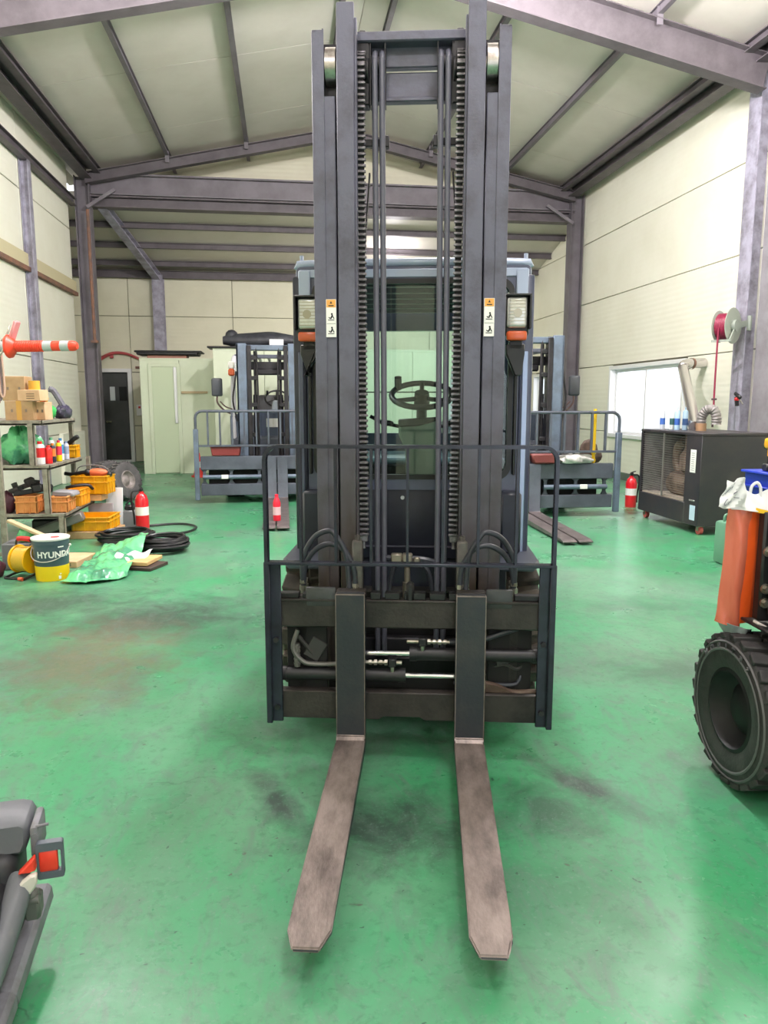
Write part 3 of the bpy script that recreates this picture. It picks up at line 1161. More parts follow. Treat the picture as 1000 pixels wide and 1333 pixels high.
for a, b_ in ((-0.430, -0.305), (0.303, 0.412)):
    q = MB()
    q.bx(a, b_, 0.048, 0.066, 0.668, 0.750, 0, 0.008, 2)
    q.build('side_stop_plate', mat('stop_plate_grey', (74, 76, 78), 0.45, 0.2, (58, 58, 58), 8), F)
for s in (-1, 1):
    a = CX + s * 0.44
    q = MB()
    q.bx(a - 0.02, a + 0.02, 0.10, 0.14, 0.20, 0.70, 0, 0.004)
    q.build('carriage_upright', carriage_m, F)
q = MB()
q.bx(-0.52, -0.35, 0.10, 0.115, 0.20, 0.66, 0, 0.003)
q.bx(0.32, 0.50, 0.10, 0.115, 0.20, 0.66, 0, 0.003)
q.bx(-0.35, 0.32, 0.13, 0.15, 0.19, 0.36, 0, 0.003)
q.build('carriage_back_plate', void_m, F)
# mud-brown lever low on the right
q = MB()
q.tube([(0.29, 0.085, 0.345), (0.36, 0.085, 0.33), (0.42, 0.085, 0.305), (0.52, 0.085, 0.31)], 0.012, 8, 4)
q.prism([(0.28, 0.305), (0.44, 0.305), (0.36, 0.335), (0.28, 0.35)], 'y', 0.07, 0.1, 0, 0.003)
q.build('lock_lever', mat('brown_lever', (104, 88, 76), 0.5, 0.3, (84, 66, 56), 10), F)

# fork positioning cylinders
for nm, x0, x1, xr0, xr1, z in (('u', -0.004, 0.522, -0.185, -0.004, 0.463), ('l', -0.540, -0.02, -0.02, 0.185, 0.368)):
    q = MB()
    y = 0.085
    q.cyl((x0, y, z), (x1, y, z), 0.027, None, 20)
    if nm == 'u':
        q.cyl((x0, y, z), (x0 + 0.03, y, z), 0.031, None, 20)
        q.cyl((x1 - 0.02, y, z), (x1, y, z), 0.030, None, 20)
    else:
        q.cyl((x1 - 0.03, y, z), (x1, y, z), 0.031, None, 20)
        q.cyl((x0, y, z), (x0 + 0.02, y, z), 0.030, None, 20)
    cyl = q.build('positioner_cylinder', black, F)
    q = MB()
    q.cyl((xr0, y, z), (xr1, y, z), 0.0115, None, 14)
    q.build('piston_rod', chrome, cyl)
    q = MB()
    xc, zf = ((0.05, 0.520) if nm == 'u' else (-0.075, 0.427))
    d = 1 if nm == 'u' else -1
    q.box((xc, y - 0.012, zf), (0.034, 0.03, 0.034), None, 1, 0.004)
    q.cyl((xc - 0.065 * (1 if d > 0 else -0.6), y - 0.012, zf), (xc, y - 0.012, zf), 0.009, None, 8)
    for k in range(4):
        a = xc + d * (0.02 + 0.022 * k)
        q.cyl((a, y - 0.012, zf), (a + d * 0.012, y - 0.012, zf), 0.013 - 0.002 * (k % 2), None, 6)
    q.cyl((xc + d * 0.02, y - 0.012, zf), (xc + d * 0.115, y - 0.012, zf), 0.0075, None, 8)
    q.cyl((xc, y - 0.012, zf - 0.04), (xc, y - 0.012, zf), 0.008, None, 8)
    q.build('hose_fitting', [zinc, black], cyl)
    q = MB()
    if nm == 'u':
        q.tube([(0.16, 0.075, 0.52), (0.28, 0.085, 0.525), (0.36, 0.09, 0.55), (0.44, 0.10, 0.575), (0.50, 0.12, 0.60)], 0.011, 8, 5)
    else:
        q.tube([(0.18, 0.10, 0.335), (0.30, 0.095, 0.335), (0.42, 0.09, 0.335), (0.45, 0.10, 0.35), (0.46, 0.11, 0.38)], 0.008, 8, 5)
    q.build('pipe', hose_m, cyl)
q = MB()
q.tube([(-0.47, 0.08, 0.56), (-0.49, 0.075, 0.48), (-0.45, 0.075, 0.425), (-0.40, 0.08, 0.412), (-0.30, 0.085, 0.412)], 0.010, 8, 5)
q.cyl((-0.475, 0.08, 0.40), (-0.475, 0.08, 0.50), 0.012, None, 8)
for k in range(5):
    q.cyl((-0.475, 0.08, 0.41 + 0.018 * k), (-0.475, 0.08, 0.418 + 0.018 * k), 0.0155, None, 6)
q.build('pipe', mat('dull_pipe', (112, 110, 106), 0.45, 0.5), F)
q = MB()
q.tube([(-0.47, 0.09, 0.53), (-0.42, 0.10, 0.46), (-0.40, 0.11, 0.43)], 0.009, 6, 4)
q.box((-0.40, 0.1, 0.47), (0.07, 0.01, 0.09), (0, R(30), 0), 0, 0.003)
q.build('hose_bracket', mat('dull_bracket', (70, 68, 68), 0.5, 0.3), F)
q = MB()
q.box((0.40, 0.1, 0.45), (0.10, 0.01, 0.05), (0, R(-20), 0), 0, 0.003)
q.tube([(0.33, 0.11, 0.40), (0.39, 0.1, 0.42), (0.44, 0.1, 0.40), (0.47, 0.11, 0.42)], 0.008, 6, 4)
q.build('hose_bracket', mat('dull_bracket', (70, 68, 68), 0.5, 0.3), F)

# load backrest: bent outer bar, flat posts, rails, vertical bars
zt, zr = 1.325, 0.855
gx0, gx1 = -0.582, 0.566
q = MB()
r_ = 0.055
P = [(gx0, 0.03, 0.18)]
for k in range(7):
    a = R(180 - 15 * k)
    P.append((gx0 + r_ + r_ * math.cos(a), 0.03, zt - r_ + r_ * math.sin(a)))
for k in range(7):
    a = R(90 - 15 * k)
    P.append((gx1 - r_ + r_ * math.cos(a), 0.03, zt - r_ + r_ * math.sin(a)))
P.append((gx1, 0.03, 0.18))
for k in range(len(P) - 1):
    a, b_ = Vector(P[k]), Vector(P[k + 1])
    d = (b_ - a).normalized()
    q.beam(a - d * 0.0015, b_ + d * 0.0015, 0.042, 0.014, d.cross(Vector((0, 1, 0))))
q.build('backrest_frame', guard_m, F)
for s, xx in ((-1, gx0), (1, gx1)):
    q = MB()
    q.bx(xx - 0.012, xx + 0.012, 0.012, 0.05, 0.175, 0.86, 0, 0.003)
    q.bx(xx + (0.008 if s < 0 else -0.052), xx + (0.052 if s < 0 else -0.008), 0.035, 0.05, 0.175, 0.85, 0, 0.003)
    po = q.build('backrest_post', guard_m, F)
    for z in (0.24, 0.53):
        q = MB()
        q.cyl((xx - s * 0.03, 0.022, z), (xx - s * 0.03, 0.036, z), 0.012, None, 6)
        q.build('bolt', black, po)
q = MB()
q.bx(gx0 - 0.01, gx1 + 0.005, 0.008, 0.052, zr - 0.006, zr + 0.006, 0, 0.002)
q.build('backrest_rail', guard_m, F)
for x in (-0.441, -0.300, -0.158, -0.014, 0.126, 0.266, 0.415):
    q = MB()
    q.bx(x - 0.005, x + 0.005, 0.012, 0.050, zr + 0.004, zt - 0.004)
    q.build('backrest_bar', guard_m, F)

# mast: fixed outer channels, sliding inner channels
for s in (-1, 1):
    X = lambda d: CX + s * d
    q = MB()
    zt_o = 2.945
    for (d0, d1, y0, y1, z0, z1) in ((0.300, 0.392, 0.262, 0.285, 0.16, 2.70), (0.347, 0.392, 0.262, 0.285, 2.70, zt_o),
                                     (0.372, 0.392, 0.262, 0.41, 0.16, zt_o), (0.300, 0.392, 0.388, 0.41, 0.16, zt_o)):
        q.bx(X(d0), X(d1), y0, y1, z0, z1, 0, 0.003)
    q.bx(X(0.344), X(0.350), 0.256, 0.264, 0.16, zt_o)
    q.bx(X(0.344), X(0.392), 0.257, 0.264, 0.16, zt_o - 0.01, 0, 0.002)
    orail = q.build('outer_mast_rail', mast_paint, F)
    q = MB()
    zt_i = 3.035
    q.bx(X(0.223), X(0.292), 0.245, 0.268, 0.20, zt_i, 0, 0.003)
    q.bx(X(0.246), X(0.264), 0.265, 0.37, 0.20, zt_i)
    q.bx(X(0.223), X(0.292), 0.365, 0.385, 0.20, zt_i, 0, 0.003)
    q.bx(X(0.214), X(0.224), 0.262, 0.30, 0.20, zt_i - 0.05, 0, 0.002)
    irail = q.build('inner_mast_rail', mast_paint, F)
    q = MB()
    q.cyl((X(0.300), 0.335, 2.83), (X(0.342), 0.335, 2.83), 0.075, None, 28)
    q.cyl((X(0.295), 0.335, 2.83), (X(0.345), 0.335, 2.83), 0.03, None, 14)
    q.build('mast_roller', mat('polished_roller', (196, 190, 186), 0.3, 0.9, (150, 140, 134), 20), orail)
    q = MB()
    q.bx(X(0.296), X(0.372), 0.33, 0.36, 2.45, 2.92)
    q.build('rail_web', mast_dark, orail)
    # lift cylinder behind the rails
    q = MB()
    q.cyl((X(0.245), 0.45, 0.2), (X(0.245), 0.45, 1.75), 0.036, None, 20)
    q.cyl((X(0.245), 0.45, 1.72), (X(0.245), 0.45, 1.78), 0.042, None, 20)
    cyl = q.build('lift_cylinder', mast_dark, F)
    q = MB()
    q.cyl((X(0.245), 0.45, 1.75), (X(0.245), 0.45, 2.86), 0.022, None, 14)
    q.build('lift_rod', mat('oily_rod', (120, 120, 128), 0.25, 0.8), cyl)
    # warning sticker: orange head, white body, pictograms
    q = MB()
    sx = X(0.324) if s < 0 else X(0.325)
    q.box((sx, 0.2545, 1.84), (0.042, 0.0015, 0.152))
    st = q.build('warning_sticker', sticker_w, orail)
    q = MB()
    q.box((sx, 0.2535, 1.899), (0.038, 0.001, 0.031))
    q.build('sticker_head', sticker_o, st)
    q = MB()
    q.prism([(sx - 0.005, 1.899), (sx + 0.005, 1.899), (sx, 1.909)], 'y', 0.2522, 0.253)
    q.box((sx, 0.2526, 1.8905), (0.022, 0.0008, 0.004))
    for z0, pts in ((1.845, 1), (1.790, 2)):
        q.cyl((sx + 0.003, 0.2535, z0 + 0.012), (sx + 0.003, 0.253, z0 + 0.012), 0.004, None, 8)
        q.box((sx + 0.002, 0.2533, z0 + 0.001), (0.006, 0.001, 0.017), (0, R(25), 0))
        q.box((sx + 0.008, 0.2533, z0), (0.004, 0.001, 0.016), (0, R(-30), 0))
        q.box((sx - 0.006, 0.2533, z0 - 0.004), (0.010, 0.001, 0.004), (0, R(35), 0))
        q.box((sx, 0.2533, z0 - 0.012), (0.026, 0.001, 0.003))
    q.box((sx, 0.2533, 1.818), (0.036, 0.0008, 0.0012))
    q.build('pictogram', ink, st)
    # sheave and chain
    q = MB()
    xc = CX + s * 0.200 - (0.003 if s > 0 else 0)
    q.prism([(xc - 0.035, 2.70), (xc + 0.03, 2.70), (xc + 0.035, 2.92), (xc + 0.015, 2.985), (xc - 0.015, 2.985), (xc - 0.04, 2.90)], 'y', 0.36, 0.43, 0, 0.006)
    sh = q.build('sheave_bracket', mast_dark, F)
    q = MB()
    q.lathe([(0.05, -0.026), (0.05, -0.02), (0.040, -0.018), (0.040, 0.018), (0.05, 0.02), (0.05, 0.026), (0.015, 0.026), (0.015, -0.026)],
            (xc, 0.375, 2.83), (1, 0, 0), 24, 0, True)
    q.build('chain_sheave', mast_dark, sh)
    q = MB()
    q.box((0, 0.004, 0), (0.026, 0.010, 0.0235), None, 1)
    q.bx(-0.0195, 0.0195, -0.007, 0.007, -0.0075, 0.0035, 0, 0.002)
    lm = q.mesh('chain_link', [chain_m, void_m])
    q = MB()
    q.cyl((xc, 0.325, 0.86), (xc, 0.325, 0.93), 0.010, None, 8)
    q.box((xc, 0.325, 0.905), (0.04, 0.02, 0.03), None, 0, 0.003)
    ch = q.build('lift_chain', chain_m, F)
    for k in range(86):
        l = link('chain_link', lm, ch, (xc + s * 0.010 * (k / 85.0 - 0.5) * 1.0, 0.318, 0.925 + 0.0225 * k))
    for k in range(5):
        a = R(18 * k)
        l = link('chain_link', lm, ch, (xc + s * 0.005, 0.375 - 0.055 * math.cos(a), 2.845 + 0.055 * math.sin(a)), (-a, 0, 0))
    # hose pair running up beside the chain
    for k, dx in enumerate((0.122, 0.152)):
        q = MB()
        xx = X(dx) - 0.003 * s
        xb = xx - s * 0.004 + (0.004 if s < 0 else 0.010)
        q.tube([(xb, 0.38, 0.35), (xb, 0.37, 0.8), (xb, 0.36, 1.4), ((xx + xb) / 2, 0.355, 2.2), (xx, 0.352, 2.80), (xx, 0.358, 2.87), (xx, 0.385, 2.905), (xx, 0.42, 2.90), (xx, 0.44, 2.86)], 0.0125, 10, 4)
        q.build('mast_hose', mat('hose_sheen', (96, 96, 108), 0.32, 0.1) , F)
    q = MB()
    xx = X(0.137)
    q.cyl((xx - 0.026, 0.385, 2.86), (xx + 0.026, 0.385, 2.86), 0.035, None, 20)
    q.bx(xx - 0.032, xx - 0.028, 0.36, 0.42, 2.70, 2.94)
    q.bx(xx + 0.028, xx + 0.032, 0.36, 0.42, 2.70, 2.94)
    q.build('hose_pulley', mast_dark, F)
    q = MB()
    q.bx(X(0.105), X(0.23), 0.375, 0.40, 2.545, 2.575, 0, 0.003)
    q.box((X(0.105), 0.38, 2.56), (0.03, 0.04, 0.045), None, 0, 0.004)
    q.build('hose_clamp', mast_dark, F)
    # strap from clamp down
    q = MB()
    q.beam((X(0.175), 0.42, 2.45), (X(0.205), 0.42, 2.05), 0.006, 0.03, (0, 1, 0))
    q.build('strap', mast_dark, F)
    # worn anchor posts beside the carriage head
    q = MB()
    xa = CX + s * 0.207 - 0.0 * s + (0.016 if s > 0 else 0.0)
    q.bx(xa - 0.021, xa + 0.021, 0.10, 0.14, 0.55, 0.935, 0, 0.006)
    q.cyl((xa, 0.12, 0.925), (xa, 0.12, 0.955), 0.012, None, 8)
    q.build('chain_anchor', mat('anchor_steel', (112, 108, 104), 0.5, 0.3, (88, 82, 78), 12), F)
    # loops of hydraulic hose over the carriage
    for k in range(2):
        q = MB()
        dz = 0.055 * k
        dx = 0.03 * k
        q.tube([(X(0.215 + dx * 0.8), 0.10, 0.73), (X(0.222 + dx), 0.10, 0.82 + dz), (X(0.262 + dx), 0.105, 0.895 + dz), (X(0.325), 0.115, 0.918 + dz),
                (X(0.39), 0.125, 0.885 + dz), (X(0.430 + dx * 0.3), 0.14, 0.815 + dz * 0.5), (X(0.440), 0.15, 0.72)], 0.0115, 10, 5)
        ho = q.build('hydraulic_hose', hose_m, F)
        for (xe, ye) in ((X(0.215 + dx * 0.8), 0.10), (X(0.440), 0.15)):
            q = MB()
            ye2 = ye + k * 0.03
            q.cyl((xe, ye2, 0.700), (xe, ye2, 0.755), 0.012, None, 8)
            q.cyl((xe, ye2, 0.712), (xe, ye2, 0.732), 0.018, None, 6)
            q.cyl((xe, ye2, 0.742), (xe, ye2, 0.756), 0.016, None, 6)
            q.build('hose_fitting', zinc, ho)

# cross members
q = MB()
q.bx(CX - 0.24, CX + 0.24, 0.35, 0.45, 2.935, 2.975, 0, 0.006)
q.bx(CX - 0.24, CX + 0.24, 0.41, 0.45, 2.86, 2.95, 0, 0.004)
q.build('inner_mast_crosshead', mast_paint, F)
q = MB()
q.bx(CX - 0.39, CX + 0.39, 0.43, 0.455, 2.74, 2.85, 0, 0.006)
q.bx(CX - 0.39, CX + 0.39, 0.41, 0.455, 2.73, 2.748, 0, 0.004)
q.build('outer_mast_tie', mast_paint, F)
q = MB()
q.bx(CX - 0.39, CX + 0.39, 0.42, 0.47, 0.17, 0.42, 0, 0.006)
q.bx(CX - 0.24, CX + 0.24, 0.38, 0.41, 0.22, 0.34, 0, 0.006)
q.build('lower_mast_tie', mast_dark, F)
q = MB()
q.tube([(-0.16, 0.40, 0.50), (-0.17, 0.40, 0.74), (-0.13, 0.38, 0.80), (-0.09, 0.37, 0.805), (-0.03, 0.37, 0.805), (0.06, 0.37, 0.80), (0.12, 0.38, 0.77), (0.14, 0.40, 0.70)], 0.014, 8, 5)
q.tube([(-0.06, 0.37, 0.80), (-0.09, 0.37, 0.74), (-0.11, 0.38, 0.62)], 0.010, 8, 5)
q.tube([(0.02, 0.37, 0.80), (0.07, 0.37, 0.75), (0.09, 0.38, 0.66)], 0.010, 8, 5)
mh = q.build('manifold_hose', hose_m, F)
q = MB()
q.box((-0.07, 0.36, 0.805), (0.05, 0.04, 0.05), None, 0, 0.005)
q.box((-0.022, 0.36, 0.803), (0.045, 0.045, 0.055), None, 0, 0.005)
q.box((0.02, 0.36, 0.80), (0.03, 0.03, 0.03), None, 0, 0.005)
q.cyl((-0.022, 0.36, 0.70), (-0.022, 0.36, 0.77), 0.014, None, 10)
q.cyl((-0.022, 0.36, 0.62), (-0.022, 0.36, 0.70), 0.022, None, 10)
q.build('tee_fitting', mat('tee_fitting_steel', (150, 142, 128), 0.4, 0.7), mh)

# chassis between the front wheels
q = MB()
q.bx(CX - 0.37, CX + 0.37, 0.60, 2.35, 0.16, 0.55, 0, 0.01)
q.cyl((CX - 0.5, 0.96, 0.36), (CX + 0.5, 0.96, 0.36), 0.11, None, 18)
q.bx(CX - 0.34, CX + 0.34, 0.52, 0.62, 0.13, 0.62, 0, 0.01)
q.build('chassis', void_m, F)
q = MB()
q.bx(CX - 0.40, CX + 0.46, 0.60, 0.64, 0.58, 0.72, 0, 0.006)
q.bx(CX - 0.34, CX + 0.36, 0.84, 0.90, 0.70, 1.10, 0, 0.02, 2)
q.bx(CX - 0.50, CX + 0.50, 0.86, 0.90, 0.66, 1.12, 0, 0.01)
q.build('cowl_panel', cowl_m, F)
q = MB()
q.bx(CX - 0.30, CX + 0.33, 0.832, 0.842, 0.765, 0.772)
q.bx(CX - 0.30, CX + 0.33, 0.832, 0.842, 1.075, 1.083)
q.build('cowl_seam', mat('cowl_edge', (92, 92, 108), 0.3), F)
q = MB()
q.box((CX + 0.235, 0.832, 1.01), (0.05, 0.006, 0.07), None, 0, 0.003)
q.box((CX + 0.31, 0.832, 1.01), (0.05, 0.006, 0.065), None, 0, 0.003)
q.build('data_plate', mat('beige_data_plate', (196, 184, 170), 0.45), F)
q = MB()
q.cyl((CX - 0.045, 0.838, 1.02), (CX - 0.045, 0.826, 1.02), 0.010, None, 10)
q.build('lock_knob', mat('silver_lock', (190, 190, 196), 0.3, 0.8), F)

# cab
q = MB()
q.frame(CX - 0.565, CX + 0.565, 1.06, 2.145, 0.02, CX - 0.490, CX + 0.490, 1.115, 2.085, 0.07, 0.83, 0.90)
fr = q.build('cab_front_frame', [cab_m], F)
q = MB()
q.frame(CX - 0.492, CX + 0.492, 1.113, 2.087, 0.07, CX - 0.468, CX + 0.468, 1.137, 2.063, 0.06, 0.824, 0.845)
q.build('window_seal', plastic, fr)
q = MB()
q.bx(CX - 0.475, CX + 0.475, 0.85, 0.856, 1.13, 2.07)
q.build('windshield', cabglass, fr)
q = MB()
q.tube([(CX - 0.55, 0.86, 2.06), (CX - 0.55, 0.855, 2.14), (CX - 0.52, 0.85, 2.16), (CX, 0.845, 2.165), (CX + 0.52, 0.85, 2.16), (CX + 0.55, 0.855, 2.14), (CX + 0.55, 0.86, 2.06)], 0.020, 12, 4)
q.build('front_roof_tube', cab_light, F)
q = MB()
q.bx(CX - 0.55, CX + 0.55, 0.822, 0.832, 2.092, 2.132, 0, 0.004)
q.build('header_plate', cab_light, F)
for s in (-1, 1):
    q = MB()
    q.bx(CX + s * 0.497, CX + s * 0.556, 0.812, 0.824, 1.965, 2.128, 0, 0.006)
    q.build('corner_plate', cab_light, F)
    q = MB()
    q.cyl((CX + s * 0.545, 0.87, 2.15), (CX + s * 0.545, 0.87, 2.205), 0.010, None, 8)
    q.build('lifting_stud', cab_light, F)
    q = MB()
    q.bx(CX + s * 0.520, CX + s * 0.585, 0.815, 0.90, 0.70, 2.10, 0, 0.012, 2)
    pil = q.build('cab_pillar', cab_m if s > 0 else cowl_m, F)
    q = MB()
    q.bx(CX + s * 0.535, CX + s * 0.560, 0.806, 0.818, 0.74, 1.74, 0, 0.003)
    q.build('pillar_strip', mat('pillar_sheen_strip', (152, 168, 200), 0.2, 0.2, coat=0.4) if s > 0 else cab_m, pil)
    q = MB()
    q.bx(CX + s * 0.497, CX + s * 0.512, 0.80, 0.83, 1.14, 1.95, 0, 0.004)
    q.build('rubber_strip', plastic, pil)
    # roof rails, rear pillars
    q = MB()
    q.tube([(CX + s * 0.53, 0.87, 2.13), (CX + s * 0.52, 1.6, 2.15), (CX + s * 0.50, 2.20, 2.10), (CX + s * 0.49, 2.45, 1.6), (CX + s * 0.49, 2.50, 1.1)], 0.032, 10, 5)
    q.build('side_rail', cab_m, F)
    q = MB()
    q.bx(CX + s * 0.555, CX + s * 0.565, 0.90, 2.3, 1.15, 2.05)
    q.build('side_window', cabglass, F)
    q = MB()
    q.bx(CX + s * 0.49, CX + s * 0.57, 0.9, 2.45, 0.48, 1.14, 0, 0.02, 2)
    q.build('side_panel', cowl_m, F)
    # lamp cluster
    q = MB()
    xc = CX + s * 0.485
    q.bx(xc - 0.055, xc + 0.055, 0.66, 0.70, 1.80, 1.985, 0, 0.008)
    q.bx(xc - 0.055, xc + 0.06, 0.62, 0.70, 1.975, 1.985, 0, 0.002)
    q.bx(xc + s * 0.052, xc + s * 0.062, 0.62, 0.70, 1.83, 1.985, 0, 0.002)
    q.beam((xc, 0.70, 1.90), (xc, 0.83, 1.90), 0.03, 0.05)
    q.bx(xc - 0.03, xc + 0.03, 0.68, 0.72, 1.74, 1.81, 0, 0.004)
    q.prism([(xc - 0.042, 1.765), (xc + 0.042, 1.765), (xc + 0.042, 1.72), (xc + s * 0.03, 1.62), (xc + s * 0.0, 1.62), (xc - 0.042, 1.72)], 'y', 0.68, 0.74, 0, 0.004)
    q.build('lamp_bracket', plastic, F)
    q = MB()
    q.box((xc - s * 0.002, 0.645, 1.903), (0.090, 0.03, 0.138), None, 0, 0.018, 3)
    hl = q.build('headlight', lens, F)
    q = MB()
    q.cyl((xc, 0.628, 1.90), (xc, 0.632, 1.90), 0.02, None, 14)
    for k in range(8):
        q.box((xc - s * 0.002, 0.6292, 1.85 + 0.015 * k), (0.074, 0.002, 0.003))
    q.build('lens_rib', mat('lens_rib_glass', (176, 170, 150), 0.2, 0.3), hl)
    q = MB()
    q.box((xc - s * 0.001, 0.65, 1.799), (0.092, 0.04, 0.044), None, 0, 0.010, 2)
    q.build('turn_signal', amber, F)
    # fender and step
    q = MB()
    q.prism([(CX + s * 0.36, 0.52), (CX + s * 0.58, 0.52), (CX + s * 0.615, 0.60), (CX + s * 0.615, 1.5), (CX + s * 0.36, 1.5)], 'z', 0.715, 0.755, 0, 0.010)
    q.build('fender', mat('fender_grey_blue', (74, 78, 92), 0.4), F)
    q = MB()
    q.bx(CX + s * 0.44, CX + s * 0.54, 0.74, 0.84, 0.755, 1.06, 0, 0.012)
    q.build('step_panel', cowl_m, F)
q = MB()
q.bx(CX - 0.53, CX + 0.53, 0.88, 2.3, 2.10, 2.135, 0, 0.01)
for k in range(6):
    y = 1.0 + k * 0.22
    q.bx(CX - 0.50, CX + 0.50, y, y + 0.05, 2.075, 2.105)
q.build('cab_roof', mat('roof_dark_grey', (70, 78, 84), 0.5), F)
q = MB()
q.frame(CX - 0.54, CX + 0.54, 1.0, 2.12, 0.04, CX - 0.46, CX + 0.46, 1.28, 1.98, 0.06, 2.34, 2.40)
rf = q.build('cab_rear_frame', cab_m, F)
q = MB()
q.bx(CX - 0.465, CX + 0.465, 2.365, 2.37, 1.27, 1.99)
q.build('rear_window', cabglass, rf)
q = MB()
q.bx(CX - 0.465, CX + 0.465, 2.35, 2.364, 1.56, 1.568)
q.build('defroster_bar', plastic, rf)
q = MB()
q.bx(CX - 0.49, CX + 0.49, 0.90, 2.30, 0.50, 0.56)
q.bx(CX - 0.49, CX + 0.49, 1.60, 2.36, 0.56, 1.12, 0, 0.03, 2)
q.build('cab_floor', plastic, F)
q = MB()
q.bx(CX - 0.46, CX + 0.46, 1.62, 2.30, 1.12, 1.16, 0, 0.015)
q.build('engine_cover', mat('engine_cover_blue', (128, 156, 176), 0.35), F)
q = MB()
q.prism([(CX - 0.53, 0.34), (CX + 0.53, 0.34), (CX + 0.56, 0.55), (CX + 0.56, 1.02), (CX + 0.50, 1.10), (CX - 0.50, 1.10), (CX - 0.56, 1.02), (CX - 0.56, 0.55)], 'y', 2.42, 3.02, 0, 0.05)
q.build('counterweight', cowl_m, F)
steering_wheel(F, (0.030, 1.30, 1.536), 0.168, 24, plastic)
q = MB()
q.prism([(-0.09, 1.40), (0.12, 1.41), (0.125, 1.36), (0.105, 1.29), (0.11, 1.0), (0.14, 0.56), (-0.09, 0.56), (-0.05, 1.0), (-0.045, 1.24), (-0.095, 1.32)], 'y', 1.16, 1.34, 0, 0.012)
colm = q.build('steering_column', console_m, F)
q = MB()
q.prism([(-0.095, 1.405), (0.125, 1.418), (0.125, 1.40), (0.02, 1.37), (-0.095, 1.362)], 'y', 1.145, 1.2, 0, 0.006)
q.build('column_cover', plastic, colm)
q = MB()
q.cyl((0.03, 1.32, 1.38), (0.03, 1.30, 1.52), 0.03, None, 12)
q.build('column_shaft', plastic, colm)
for s in (-1, 1):
    q = MB()
    q.tube([(0.02 + s * 0.10, 1.25, 1.36), (0.02 + s * 0.20, 1.22, 1.385), (0.02 + s * 0.27, 1.20, 1.42)], 0.010, 8, 4)
    q.sphere((0.02 + s * 0.18, 1.225, 1.382), (0.04, 0.014, 0.016), 10)
    q.build('column_lever', plastic, colm)

FT = tyre_mesh(0.36, 0.24, 16, mat('front_tyre_rubber', (58, 54, 50), 0.8, 0, (84, 76, 68), 8, bump=0.25), 0.20)
for s in (-1, 1):
    wheel(F, (CX + s * 0.515, 0.93, 0.36), 0.36, 0.24, 0.20, 16, me=FT)
RT = tyre_mesh(0.28, 0.20, 16, rubber, 0.15)
for s in (-1, 1):
    wheel(F, (CX + s * 0.44, 2.45, 0.28), 0.28, 0.20, 0.15, 16, me=RT)

